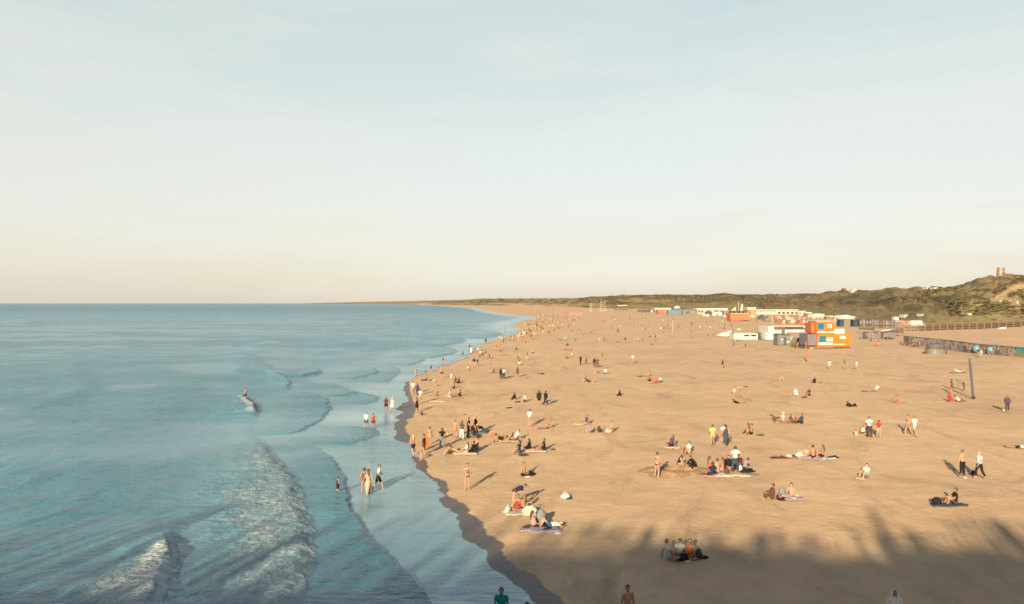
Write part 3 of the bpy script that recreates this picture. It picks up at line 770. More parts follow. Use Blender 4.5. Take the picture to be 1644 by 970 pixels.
for k, col in enumerate(((.47, .27, .175), (.39, .205, .125), (.30, .15, .085), (.17, .085, .05))):
    col = tuple(x * .58 for x in col); m = M('skin'); n = m.noise(m.obj(), 6.0, 3)
    m.set(Base_Color=m.mix(m.rng(n, .3, .7), tuple(x * .86 for x in col), tuple(x * 1.08 for x in col)), Roughness=.55)
    m.b.inputs['Specular IOR Level'].default_value = .35; SKINS.append(m.m)
HAIRM = []
for col in ((.014, .010, .008), (.035, .020, .012), (.11, .060, .028), (.34, .22, .10), (.20, .19, .18)):
    m = M('hair'); n = m.noise(m.mapping(m.obj(), (30, 30, 4)), 1.0, 3)
    m.set(Base_Color=m.mix(n, tuple(x * .6 for x in col), tuple(x * 1.3 for x in col)), Roughness=.6, Normal=m.bump(n, .4, .01)); HAIRM.append(m.m)
MAT_EYE = plain('eye_dark', (.03, .02, .02), .3, 0)
def mobj(name, me, mat, parent=None):
    """object sharing mesh data, its material held by the object"""
    if len(me.materials) == 0: me.materials.append(None)
    o = bpy.data.objects.new(name, me); COL.objects.link(o)
    o.material_slots[0].link = 'OBJECT'; o.material_slots[0].material = mat
    if parent: o.parent = parent
    return o
PEOPLE = []
prnd = random.Random(77)
def person(px, py, ps, face, top, bot, label, hairc=1, hk='short', skin=None, sc=None, z=None, group=None, face_detail=False, hatc='cream', thin=1.0):
    """top / bot: 'garment:colour' or None"""
    q = pose(ps)
    loc = P(px, py) if z is None else P(px, py, 0.0)
    if z is not None: loc.z = z
    b = mobj('person', q.me, SKINS[prnd.choice((0, 0, 1, 1, 2)) if skin is None else skin])
    sc = sc or prnd.uniform(.95, 1.04)
    b.location = loc; b.rotation_euler = (0, 0, math.radians(face)); b.scale = (sc * thin, sc * thin, sc)
    tag(b, label, 'person', group)
    me, nm = hair(q, hk); mobj(nm, me, fabric(hatc) if hk in ('hat', 'hood') else HAIRM[hairc], b)
    for g in (bot, top):
        if g:
            k, c = g.split(':'); me, nm = garment(q, k); mobj(nm, me, fabric(c), b)
    if face_detail:
        for n, me in face_meshes(q): mobj(n, me, MAT_EYE, b)
    PEOPLE.append((b, px, py)); return b
# ------------------------------------------------------------------ beach buildings, poles, fences
PAINT = {}
def paint(name, col, rough=.55, var=.10):
    if name not in PAINT: PAINT[name] = plain('paint_' + name, tuple(x * .55 for x in col), rough, var, 1.2, .1)
    return PAINT[name]
W_ = paint('white', (.74, .70, .62)); CR = paint('cream', (.60, .52, .38)); OR = paint('orange', (.83, .19, .022), .45); RD = paint('red', (.52, .13, .07)); BL = paint('blue', (.10, .22, .34))
TB = paint('teal_blue', (.015, .17, .30), .25); DG = paint('dark_grey', (.085, .085, .09)); GR = paint('mid_grey', (.20, .20, .205)); NV = paint('navy', (.018, .040, .075)); LI = paint('lilac_grey', (.20, .17, .19))
PU = paint('purple_grey', (.075, .06, .085)); TN = paint('tan', (.38, .26, .15)); BR = paint('brown_wood', (.16, .10, .065)); WD = paint('weathered_wood', (.30, .215, .14)); TE = paint('teal_glass', (.10, .36, .36), .25)
BK = paint('black', (.02, .02, .02)); OD = paint('orange_side', (.55, .14, .05)); PK = paint('terracotta', (.45, .20, .12)); GL = paint('window_glass', (.05, .06, .07), .08, .3)
class Site:
    """local frame: x right, y away, z up, metres; photo pixels give sizes at this depth"""
    def __init__(s, name, px, py, label=None, cat=None, group=None, kind=None, ry=0.0):
        s.px, s.py = px, py; s.loc = P(px, py); s.k = s.loc.y / F
        s.o = bpy.data.objects.new(name, None); COL.objects.link(s.o); s.o.location = s.loc; s.o.rotation_euler = (0, 0, ry)
        s.o.empty_display_size = 0.5
        tag(s.o, label, cat, group, kind)
    def dim(s, x0, x1, t, b): return (x0 - s.px) * s.k, (x1 - s.px) * s.k, (s.py - b) * s.k, (s.py - t) * s.k
    def box(s, name, mat, x0, x1, t, b, y0=0.0, y1=2.0, parent=None, ribs=0):
        a, c, z0, z1 = s.dim(x0, x1, t, b); bm = bmesh.new(); add_box(bm, a, c, y0, y1, z0, z1)
        if ribs:
            n = max(2, int((c - a) / ribs))
            for i in range(n):
                xx = a + (i + .5) * (c - a) / n; add_box(bm, xx - ribs * .22, xx + ribs * .22, y0 - .05, y0 + .002, z0 + .12, z1 - .12)
        return bm_obj(name, bm, mat, parent or s.o)
    def poly(s, name, mat, pts, y0, y1, parent=None):
        bm = bmesh.new()
        f = [bm.verts.new(((x - s.px) * s.k, y0, (s.py - y) * s.k)) for x, y in pts]; g = [bm.verts.new((v.co.x, y1, v.co.z)) for v in f]
        bm.faces.new(f); bm.faces.new(g[::-1])
        for i in range(len(f)): bm.faces.new([f[i], g[i], g[(i + 1) % len(f)], f[(i + 1) % len(f)]])
        return bm_obj(name, bm, mat, parent or s.o)
    def tube(s, name, mat, pts, r, parent=None, seg=8):
        parts = [capsule(a, b, r, r, seg) for a, b in zip(pts, pts[1:])]
        me = pmesh(name, *join_parts(parts)); return link(name, me, parent or s.o, mat)
    def xz(s, x, y, d=0.0): return np.array([(x - s.px) * s.k, d, (s.py - y) * s.k])

# orange rescue station: two stacked containers
st = Site('rescue_station', 1330, 560, 'bright orange two storey beach rescue station with square blue panels', 'beach station')
lo = st.box('lower_container', OR, 1312, 1366, 536, 556.5, 0, 6, ribs=.5)
up = st.box('upper_container', OR, 1312.3, 1341, 516.5, 535.4, .4, 5.6, ribs=.5)
st.box('roof', W_, 1311.6, 1341.6, 515.6, 516.4, .2, 5.8, up)
st.box('side_shutter', LI, 1297.5, 1311.8, 536.6, 555, .3, 5.5, ribs=.35)
st.box('upper_side_face', OD, 1306.5, 1312.0, 519, 535.2, 1.6, 5.4)  # side face of the upper container, its shade put into a darker orange
st.box('blue_panel', TB, 1313.6, 1323.8, 518.6, 529, .30, .395, up)
st.box('blue_panel', TB, 1315.2, 1325.6, 539.2, 549.2, -.12, -.056, lo)
st.box('window', W_, 1327.2, 1336.8, 542.4, 547.8, -.10, -.056, lo)
st.box('window', W_, 1329.5, 1336, 520.5, 526.5, .33, .395, up)
gl = st.box('pane', LI, 1331.2, 1334.6, 522.0, 525.2, .29, .327, up)
st.box('sign_board', W_, 1348, 1357.4, 539.4, 543.8, -.10, -.056, lo)
st.box('white_stripe', W_, 1313, 1337, 550.2, 553.8, -.09, -.056, lo)
st.box('white_stripe', W_, 1313, 1340.6, 532.6, 534.6, .34, .395, up)
bm = bmesh.new(); r_ = random.Random(3); x = 1338.6
while x < 1355.5:                                              # worn white lettering too small to read
    w = r_.uniform(.35, .8); a, c, z0, z1 = st.dim(x, x + w, 551.8 + r_.uniform(0, .5), 553.8); add_box(bm, a, c, -.09, -.056, z0, z1); x += w + .28
bm_obj('white_lettering', bm, W_, lo)['kind'] = 'stuff'
st.box('roof_balustrade', W_, 1341.3, 1357.5, 528.4, 535.9, .6, .7)
st.box('roof_balustrade', W_, 1357.0, 1357.6, 528.6, 535.9, .71, 4.5)
st.box('base_skirt', LI, 1298, 1338, 556.5, 559.2, .15, 5.6)
st.box('base_skirt', DG, 1338, 1365.5, 556.5, 559.6, .4, 5.6)
for x in (1299, 1312, 1325, 1338, 1351, 1363.5): st.box('support_block', BK, x, x + 2.0, 559.2, 561, .3, 1.0)
st.box('entry_step', TN, 1298, 1304, 557.5, 560.4, -.8, .14)

s = Site('plastic_cabin', 1258.5, 554.5, 'dark grey square cabin beside the white terrace and orange station', 'cabin')
s.box('wall', GR, 1248.5, 1269, 538, 553.6, 0, 3.2, ribs=.4); s.box('roof', DG, 1247.8, 1269.6, 537, 538, -.15, 3.4)
s.box('vent', W_, 1254, 1256.5, 544, 546.5, -.1, -.052); s.box('vent', W_, 1263, 1267.5, 548, 549.6, -.1, -.052); s.box('door', DG, 1258.5, 1262, 541, 553.4, -.09, -.053); s.box('plinth', DG, 1249, 1268.6, 553.6, 554.6, .1, 3.0)

s = Site('terrace_platform', 1268, 546, 'long white slatted beach terrace wall left of the orange station', 'terrace')
s.box('floor', W_, 1228, 1308, 541.8, 545.4, 0, 9)
s.box('end_wall', W_, 1234, 1243, 524, 541.8, .2, 8.5); s.box('ramp_wall', W_, 1228.4, 1234, 534.5, 541.8, .2, 8.5)
s.box('porthole', GR, 1229.8, 1232.2, 537.4, 539.8, .1, .198)
for i, y in enumerate((525.4, 528.4, 531.4, 534.4)): s.box('slat', W_, 1243.05, 1274, y, y + 1.5, 6.0 + i * .003, 6.1)
for x in (1243.1, 1253.5, 1263.4, 1273): s.box('post', W_, x, x + 1.1, 524.4, 541.78, 5.8, 5.99)
s.box('long_screen', W_, 1274.2, 1307.6, 526, 534.4, 6.0, 6.15); s.box('door', BR, 1265.6, 1270, 530, 541.6, 5.0, 5.2)
s.box('cream_awning', CR, 1247, 1300, 523.4, 525.0, 3.0, 5.9)

s = Site('dome_tent', 1285, 557, 'small tan arched tent beside the orange rescue station', 'tent')
bm = bmesh.new(); n = 14; R = 7.5 * s.k
prv = None
for i in range(n + 1):
    a = math.pi * i / n; v = [bm.verts.new((-R * math.cos(a), y, .2 + R * 1.9 * math.sin(a) ** .8)) for y in (0, 3.5)]
    if prv: bm.faces.new([prv[0], v[0], v[1], prv[1]])
    prv = v
bm_obj('canopy', bm, TN, s.o, True); s.box('back_wall', WD, 1278, 1292, 543, 556.6, 3.0, 3.2); s.box('rim', BR, 1277.4, 1292.6, 556.4, 557.2, -.1, 3.4)

def bicycle(px, py, label, mat, lean):
    s = Site('bicycle', px, py, label, 'bicycle', 'bicycles by the rescue station')
    for x in (-.52, .52):
        pts = [np.array([x + .33 * math.cos(a), 0, .34 + .33 * math.sin(a)]) for a in np.linspace(0, 2 * math.pi, 15)]
        s.tube('wheel', BK, pts, .025, seg=5)
    s.tube('frame', mat, [np.array(v) for v in ((-.52, 0, .34), (-.15, 0, .32), (-.25, 0, .85), (.40, 0, .88), (-.15, 0, .32), (.40, 0, .88), (.52, 0, .34))], .022, seg=5)
    s.tube('handlebar', BK, [np.array(v) for v in ((.36, -.28, 1.02), (.42, 0, 1.0), (.36, .28, 1.02))], .02, seg=5); s.tube('saddle', BK, [np.array((-.38, 0, .95)), np.array((-.15, 0, .96))], .06)
    s.o.rotation_euler = (lean, 0, .3)
bicycle(1273.5, 558.0, 'dark bicycle standing nearest the grey cabin', DG, .1)
bicycle(1280.0, 559.2, 'maroon bicycle parked in front of the tan tent', BR, -.1)
bicycle(1286.5, 560.0, 'black bicycle parked nearest the orange station', BK, .12)

def pole(name, px, py, top, lean_px, r, mat, label, cat='pole', cap=None, group=None):
    s = Site(name, px, py, label, cat, group)
    s.tube('shaft', mat, [s.xz(px, py) - np.array([0, 0, .3]), s.xz(px + lean_px, top)], r)
    if cap is not None: s.tube('collar', cap, [s.xz(px + .02 * lean_px, py - .5), s.xz(px + .08 * lean_px, py - 2.5)], r * 1.35)
    return s
pole('marker_pole', 1295, 581, 549, -1.2, .10, paint('signal_red', (.62, .13, .07)), 'thin red pole standing in the sand before the orange station', cap=DG)
pole('volleyball_post', 1563, 640, 577.5, -6.2, .125, paint('pad_grey', (.085, .090, .125), .6), 'tall padded dark grey volleyball post leaning left on the open sand', 'post', cap=BK)
pole('marker_pole', 1177.2, 555, 528, -.4, .09, BR, 'dark thin pole in front of the white sheds')
pole('flag_pole', 1240.5, 527, 505, -.3, .10, CR, 'cream flag pole rising behind the white terrace end')
pole('marker_pole', 1079.6, 535.5, 518, 0, .08, CR, 'pale cream thin pole out on the middle beach')
pole('marker_pole', 1109.6, 542.5, 523.5, 0, .08, BR, 'brown thin pole right of the pale cream pole')
pole('marker_pole', 1018, 521, 509, 0, .08, BR, 'faint brown pole on the far beach left of the blue container')
pole('marker_pole', 811, 545, 525, -.3, .09, BR, 'thin pole at the water edge among far bathers')
pole('fishing_rod_stake', 819.5, 788, 764, -3.5, .011, WD, 'very thin pale stake in the sand above the picnic pair')
pole('marker_pole', 1437, 540, 511.5, 0, .10, WD, 'pale wooden mast at the stair head by the boardwalk')

# white sheds and ramp left of the terrace
s = Site('beach_shed', 1197, 545.5, 'low white shed with two dark windows near the dark pole', 'shed')
s.box('wall', W_, 1178, 1217, 535.8, 545.2, 0, 4.5); s.box('roof', CR, 1177.4, 1217.6, 534.6, 535.7, -.2, 4.7)
for a in (1194.4, 1205.6):
    w = s.box('window', W_, a - .5, a + 9.1, 536.8, 540.9, -.06, -.003); s.box('pane', GL, a, a + 8.6, 537.4, 540.3, -.10, -.063, w)
s.box('door', CR, 1181, 1185, 537.5, 545, -.06, -.004)
s = Site('boat_trailer', 1164, 540.5, 'white wedge shaped covered boat on a trailer left of the white shed', 'boat')
s.poly('hull', W_, [(1152, 539.4), (1153, 537.5), (1168, 534.5), (1168, 539.8)], 0, 2.2); s.box('cabin', W_, 1168.5, 1175, 531.5, 539.5, .1, 2.1); s.box('underframe', BK, 1168, 1174, 539.0, 540.6, -.1, 1.5); s.poly('cover', CR, [(1153, 537.4), (1160, 534.4), (1168, 532.6), (1168, 534.3)], .2, 2.0)
s = Site('storage_box', 1222, 545.5, 'dark maroon equipment store between the white shed and the terrace', 'store')
s.box('body', PU, 1217.8, 1226.6, 535.4, 544.5, .4, 3); s.box('lid', BR, 1217.4, 1227.4, 533.8, 535.3, .2, 3.2); s.box('crate', DG, 1219, 1223, 540.5, 545.4, -.8, .38)

# orange boat shaped beach bar
s = Site('boat_bar', 1188, 515.6, 'orange red boat shaped beach bar with cream sails', 'beach bar')
s.poly('hull', paint('hull_orange', (.66, .17, .06)), [(1174, 515.4), (1171.6, 503.4), (1176, 504.2), (1203, 504.2), (1203, 513.6)], 0, 9)
s.box('deck_house', BR, 1175.5, 1202, 499, 504.1, 1.5, 7); 
for a in (1177, 1184.5, 1192): s.box('window', GL, a, a + 4.6, 500, 503, 1.40, 1.497)
s.box('deck_rail', W_, 1173, 1203, 503.0, 503.6, .1, .25)
s.tube('mast', CR, [s.xz(1188.5, 504, 3), s.xz(1188.3, 484.5, 3)], .14)
s.poly('sail', CR, [(1176, 498.6), (1184, 492.2), (1184, 498.8)], 3.0, 3.08); s.poly('sail', CR, [(1190.8, 499), (1192.6, 488), (1195.4, 488.6), (1195.2, 499.2)], 3.0, 3.08)
s = Site('wooden_kiosk', 1207, 512.5, 'tan wooden kiosk with cream roof right of the boat shaped bar', 'kiosk')
s.box('wall', TN, 1201, 1213, 498, 512, .2, 6); s.box('roof', CR, 1199.8, 1213.8, 493.4, 497.9, -.3, 6.4); s.box('opening', BR, 1202.2, 1205, 500, 504.5, .1, .197); s.box('counter', W_, 1204, 1211.4, 506.8, 508.4, -.4, .196)
for i, (x0, x1, y0, y1) in enumerate(((1217, 1229, 505, 513), (1226, 1238.5, 507, 516))):
    s = Site('pitched_tent', (x0 + x1) / 2, y1, ('dark grey pitched tent, the left of two beside the wooden kiosk', 'paler grey pitched tent, the right of two beside the flag pole')[i], 'tent', 'grey pitched tents')
    s.poly('fly_sheet', (DG, GR)[i], [(x0, y1 - .8), (x1 - 3, y0), (x1, y1 - .8)], 0, 4.5); s.box('edge_pole', BK, x0 - .4, x1 + .2, y1 - .8, y1 - .1, -.1, .1)
s = Site('teal_pavilion', 1247, 505.4, 'long cream beach pavilion with teal glass front near the tents', 'pavilion')
s.box('wall', CR, 1214, 1281, 500.5, 505.2, .2, 12); s.box('roof', W_, 1213, 1281.8, 497.2, 498.2, -.8, 12.5); s.box('gable_fascia', CR, 1246.5, 1281, 498.3, 500.4, .1, 12)
g_ = s.box('glazed_front', TE, 1214, 1246, 498.3, 500.4, .0, .19)
for x in np.arange(1214, 1246, 5.3): s.box('mullion', W_, x, x + .5, 498.25, 500.45, -.08, -.004, g_)
for x in np.arange(1249, 1278, 7): s.box('window', GL, x, x + 4, 501, 504, .1, .196)
s = Site('marquee', 1315, 511, 'cream peaked marquee roof behind the orange station', 'marquee')
s.poly('canopy', W_, [(1303, 508.6), (1306, 504.6), (1314, 503.6), (1322, 504.4), (1326.4, 507.8), (1326.4, 509)], 0, 8); s.box('wall', CR, 1304, 1326, 509.05, 511, .3, 7.6)
for x in (1310, 1316, 1322): s.box('window', BR, x, x + 3, 509.3, 510.7, .2, .296)
s = Site('white_club', 1360, 512.4, 'cream long beach club roof above the navy huts', 'pavilion')
s.poly('roof', W_, [(1354, 511.8), (1358, 507), (1366, 506), (1376, 508.4), (1405, 511), (1405, 512.2)], 6, 16); s.box('wall', CR, 1356, 1403, 511.9, 515, 6.5, 15)
# far buildings along the dune foot
s = Site('container', 1064, 504.4, 'red shipping container in the far row below the dunes', 'container', 'containers below the dunes')
s.box('body', RD, 1056, 1072, 497.4, 504.2, 0, 8, ribs=1.0); s.box('awning', CR, 1051, 1077, 494.6, 497.2, .5, 8); s.box('door', PK, 1067, 1070, 498.5, 504, -.3, -.055)
s = Site('container', 1084.5, 504.9, 'blue shipping container beside the red one', 'container', 'containers below the dunes')
s.box('body', BL, 1072.6, 1096, 498.2, 504.7, 0, 8, ribs=1.0); s.box('stair', GR, 1092, 1095.6, 499.4, 504.6, -.6, -.056)
s = Site('container', 1108, 505, 'slate grey shipping container right of the blue one', 'container', 'containers below the dunes')
s.box('body', GR, 1096.6, 1119, 498.8, 504.8, 0, 8, ribs=1.0); s.box('hatch', DG, 1101, 1107, 500, 503, -.3, -.055)
s = Site('domed_lookout', 1091, 497.9, 'small white dome on a dark deck above the blue container', 'dome')
s.box('deck', DG, 1083, 1102, 495.3, 497.6, 9, 16); bm = bmesh.new()
bmesh.ops.create_uvsphere(bm, u_segments=16, v_segments=8, radius=1.0)
a, c, z0, z1 = s.dim(1084.6, 1095, 491.2, 495.3)
for v in bm.verts: v.co = Vector(((a + c) / 2 + v.co.x * (c - a) / 2, 12 + v.co.y * 3, z0 + max(v.co.z, 0) * (z1 - z0)))
bm_obj('dome', bm, W_, s.o, True); s.box('handrail', BK, 1096, 1102.5, 494.3, 495.2, 9, 9.2)
s = Site('cream_pavilion', 1142, 504.8, 'long flat roofed cream pavilion right of the containers', 'pavilion')
s.box('wall', CR, 1119.6, 1166, 497.4, 504.6, 0, 12); s.box('roof', W_, 1118, 1167.4, 495.2, 497.2, -1.5, 13)
for a in (1133.5, 1146, 1156): s.box('opening', BR, a, a + 8, 498.6, 501.8, -.3, -.005)
for a in (1121, 1126): s.box('window', GL, a, a + 3, 499, 502, -.25, -.005)
s = Site('ticket_hut', 1152, 507.6, 'small white hut in front of the long cream pavilion', 'hut')
s.box('wall', W_, 1144.5, 1161, 502, 507, 0, 4); s.box('roof', CR, 1143.8, 1161.8, 500.9, 501.9, -.4, 4.5); s.box('door', BR, 1150, 1152.4, 503.4, 507, -.2, -.005)
s = Site('bar_stall', 1137, 508.4, 'dark open stall with white front between cream pavilion and hut', 'stall')
s.box('back', PU, 1133.5, 1143, 500.5, 506, .5, 4); s.box('counter', W_, 1133, 1138.5, 504.6, 508, -.3, .4); s.box('sign_board', CR, 1128, 1132.6, 504.4, 507.6, .2, .6)
s = Site('bar_stall', 1166, 510, 'pale cluttered stall left of the boat shaped bar', 'stall')
s.box('back', LI, 1161.8, 1171, 499.6, 506.4, 1, 5); s.box('counter', CR, 1162, 1170, 505.5, 509.5, -.2, .9); s.box('canopy', CR, 1161, 1171.4, 498.6, 499.5, 0, 5.3)
s = Site('low_hoarding', 1033, 501.4, 'long low purple hoarding left of the red container', 'hoarding')
for i, a in enumerate(np.arange(1024, 1041, 4.25)): s.box('panel', PU, a, a + 4.1, 497.2, 501.2, i % 2 * .06, .3)
s = Site('changing_hut', 1046.5, 501.8, 'small dark hut with pale door beside the purple hoarding', 'hut')
s.box('wall', DG, 1042, 1051, 496.8, 501.6, 0, 4); s.box('door', W_, 1045.2, 1047.4, 497.8, 501.5, -.3, -.01); s.box('roof', BR, 1041.6, 1051.4, 495.9, 496.7, -.3, 4.3)
s = Site('wooden_boat', 997, 498.2, 'old brown wooden boat lying on the far beach', 'boat')
s.poly('hull', BR, [(988.5, 498), (985.6, 493.2), (991, 494.4), (1002, 494.2), (1007.6, 493), (1007, 498)], 0, 9)
s.box('cabin', BR, 992, 1003, 491.4, 494.1, 2, 7); s.box('cabin_roof', CR, 991, 1007, 490.0, 491.2, 1.6, 7.5)
for a in (993, 996.4, 999.8): s.box('window', BK, a, a + 2, 492, 493.6, 1.8, 1.99)
s = Site('beach_barrier', 924.5, 506.8, 'faded red wind screen on the far sand', 'wind screen')
for i, a in enumerate(np.arange(913, 936, 4.6)): s.box('panel', paint('faded_red', (.50, .19, .14)), a, a + 4.4, 501.8, 506.4, i % 2 * .1, .3)
for i, a in enumerate(np.arange(912.9, 937, 4.6)): s.box('post', BR, a, a + .25, 501.2, 506.8, -.35, -.05)
for i, (px, w, t, b, lab) in enumerate(((948.5, 3.0, 486.8, 499.6, 'single cream slender wind frame left of the lattice tower'), (968, 9, 482.2, 499.2, 'cream lattice climbing tower on the far beach'), (984.5, 1.6, 484.6, 492.5, 'thin cream frame left of the old wooden boat'))):
    s = Site('lattice_frame', px, b, lab, 'frame', 'cream frames on the far beach')
    for sx in (-1, 1): s.tube('leg', CR, [s.xz(px + sx * w / 2, b), s.xz(px + sx * w / 3.2, t)], .22)
    n = 5 if w > 5 else 2
    for k in range(1, n): y = b + (t - b) * k / n; f = 1 - .35 * k / n; s.tube('rung', CR, [s.xz(px - w / 2 * f, y), s.xz(px + w / 2 * f, y)], .18)
    s.box('foot_plate', CR, px - w * .7, px + w * .7, b - .6, b, -.5, .5)

# navy huts and terrace on the right
for (x0, x1, t, b, lab) in ((1348, 1355, 513, 524.4, 'narrow navy hut just right of the orange station'), (1370, 1379, 513.6, 524.4, 'navy blue square hut at the end of the grey hut row')):
    s = Site('beach_hut', (x0 + x1) / 2, b, lab, 'hut', 'navy beach huts')
    s.box('wall', NV, x0, x1, t + 1, b - .2, 0, 3); s.box('roof', DG, x0 - .5, x1 + .5, t, t + .95, -.3, 3.3); s.box('door', paint('navy_door', (.03, .07, .12)), x0 + 1.5, x1 - 2, t + 3, b - .3, -.12, -.005)
s = Site('hut_row', 1391, 524.6, 'row of grey blue beach cabins with pale window frames', 'beach cabins')
for i in range(5):
    a = 1379.6 + i * 5; s.box('cabin', (DG, GR, PU, DG, GR)[i], a, a + 4.8, 513 + .1 * i, 524, i % 2 * .15, 3)
    w = s.box('window', LI, a + 1.2, a + 3.8, 515, 520, -.12, -.005)
    for y in (516.5, 518.2): s.box('glazing_bar', CR, a + 1.3, a + 3.7, y, y + .4, -.16, -.125, w)
    s.box('door_board', BR, a + .3, a + 1.0, 516, 523.8, -.1, -.006)
s = Site('raised_terrace', 1420, 536, 'grey wooden beach cafe terrace with windbreak screens below the dunes', 'terrace')
s.box('deck', WD, 1404, 1436, 527.5, 530.5, 0, 12)
for i in range(7): a = 1404.5 + i * 4.5; s.box('screen', (LI, GR, BR, LI, WD, GR, LI)[i], a, a + 4.1, 514 + (i % 3) * .7, 527, .5 + (i % 2) * .2, .9 + (i % 2) * .2)
for i in range(8): a = 1404 + i * 4.5; s.box('post', BR, a, a + .4, 512.6, 535, .2, .4)
s.box('front_rail', BR, 1404, 1436, 522, 522.6, .0, .18)
s = Site('windbreak', 1408, 544, 'low line of grey lilac windbreak screens in front of the cafe terrace', 'windbreak')
for i in range(12):
    a = 1380.5 + i * 4.7; s.box('screen', (LI, PU, WD, LI, GR, LI)[i % 6], a, a + 4.3, 533 + (i % 3) * .8, 543 + i * .1, -i * .05, .12 - i * .05)
    s.box('post', BR, a + 4.35, a + 4.65, 531.5, 543.6 + i * .1, -i * .05, .1 - i * .05)
s = Site('wooden_stair', 1446, 540, 'pale wooden stair tower leading up to the boardwalk fence', 'stair')
for x in (1437, 1444, 1451): s.box('post', WD, x, x + .8, 512.5 + (x - 1437) * .9, 539.8, 0, .2)
for k in range(7): s.box('tread', WD, 1438, 1450 - k * .6, 516 + k * 3.4, 516.7 + k * 3.4, .25, 1.6)
s.poly('stringer', WD, [(1440, 519), (1441.5, 519), (1457, 533), (1455.4, 533)], -.1, 0)
for k in range(5): s.box('panel', BR, 1438 + k * 2.6, 1440.2 + k * 2.6, 527, 535, .02, .2)

def parasol_m(px, py, label, mat, h=2.3, r=1.5):
    s = Site('parasol', px, py, label, 'parasol'); s.tube('pole', WD, [np.array((0, 0, -.2)), np.array((0, 0, h))], .035)
    bm = bmesh.new(); c = bm.verts.new((0, 0, h)); ring = [bm.verts.new((r * math.cos(a), r * math.sin(a), h - .5)) for a in np.arange(8) * math.pi / 4]; low = [bm.verts.new((v.co.x, v.co.y, v.co.z - .12)) for v in ring]
    for i in range(8): bm.faces.new([c, ring[i], ring[(i + 1) % 8]]); bm.faces.new([ring[i], low[i], low[(i + 1) % 8], ring[(i + 1) % 8]])
    bm_obj('canopy', bm, mat, s.o)
parasol_m(1421.5, 542, 'left white parasol over the cafe windbreak', W_, 2.6); parasol_m(1427.5, 542.5, 'right white parasol over the cafe windbreak', W_, 2.7); parasol_m(1432.5, 546, 'dark flat parasol at the right end of the cafe windbreak', DG, 2.9, 2.0)
parasol_m(1186.5, 537.5, 'small white parasol behind the white shed', W_, 2.3, .9)

# deck chairs on the terrace behind the white wall
bm = bmesh.new()
for sx in (-.28, .28):
    add_box(bm, sx - .02, sx + .02, -.6, -.55, 0, .5); add_box(bm, sx - .02, sx + .02, .2, .25, 0, .9); add_box(bm, sx - .02, sx + .02, -.6, .4, .33, .37)
f = [bm.verts.new(v) for v in ((-.26, -.6, .45), (.26, -.6, .45), (.26, -.1, .30), (-.26, -.1, .30), (.26, .45, 1.05), (-.26, .45, 1.05))]
bm.faces.new([f[0], f[1], f[2], f[3]]); bm.faces.new([f[3], f[2], f[4], f[5]])
me_chair = bpy.data.meshes.new('deck_chair'); bm.to_mesh(me_chair); bm.free()
r_ = random.Random(9)
for k in range(46):
    px = 1243 + (k % 16) * 4.0 + r_.uniform(-1, 1); py = 511 + (k // 16) * 4.6 + r_.uniform(-.8, .8)
    ci = r_.randrange(5)
    o = mobj('deck_chair', me_chair, (PK, RD, TN, PK, W_)[ci]); o.location = P(px, py); o.rotation_euler = (0, 0, math.radians(180 + r_.uniform(-40, 40))); o.scale = (1.9, 1.9, 2.0)
    tag(o, f"small {('terracotta', 'red', 'tan', 'terracotta', 'white')[ci]} deck chair in the {('back', 'middle', 'front')[min(2, k // 16)]} row behind the white terrace", 'deck chair', 'deck chairs behind the white terrace')
for k in range(9):                                             # small parasols over the lounge
    px = 1247 + k * 6.3 + r_.uniform(-1, 1); py = 514 + (k % 3) * 3.2
    parasol_m(px, py, f"small {('cream', 'white', 'tan')[k % 3]} parasol over the deck chairs behind the white terrace", (CR, W_, TN)[k % 3], 2.6, 1.1)
    bpy.data.objects[COL.objects[-1].parent.name]['group'] = 'parasols over the deck chairs'
for k, (x0, x1, t, b, mt, lab) in enumerate(((1281.5, 1293, 499.5, 507, CR, 'cream beach house right of the teal glass pavilion'), (1327, 1339, 507, 513, WD, 'weathered brown beach house behind the upper orange container'), (1294, 1303, 501.5, 508, LI, 'lilac grey beach house left of the peaked marquee'), (1406, 1416, 506.5, 512.5, CR, 'small cream hut above the cafe terrace screens'), (1419, 1431, 507.5, 513.5, BR, 'dark brown hut above the cafe terrace screens'), (1340.5, 1347, 508, 515, CR, 'narrow cream hut left of the narrow navy hut'))):
    s = Site('beach_house', (x0 + x1) / 2, b, lab, 'beach house'); s.box('wall', mt, x0, x1, t + 1.6, b, 0, 4); w_ = s.box('window', GL, x0 + 1.5, x0 + 4, t + 2.6, t + 4.6, -.15, -.01); s.box('frame', W_, x0 + 1.2, x0 + 4.3, t + 4.65, t + 5, -.2, -.02, w_)
    s.poly('roof', (W_, CR, W_, TN, CR, W_)[k], [(x0 - .8, t + 1.6), (x0 + 1, t), (x1 - 1, t), (x1 + .8, t + 1.6)], -.5, 4.5); s.box('door', BR, x1 - 3.4, x1 - 1.6, t + 2.8, b, -.14, -.012)
s = Site('lounge_screen', 1298, 522.5, 'dull red lounge windscreen left of the upper orange container', 'wind screen')
for i in range(6): a = 1284 + i * 3.8; s.box('panel', RD, a, a + 3.6, 518 + (i % 2) * .5, 522, i % 2 * .1, .25)

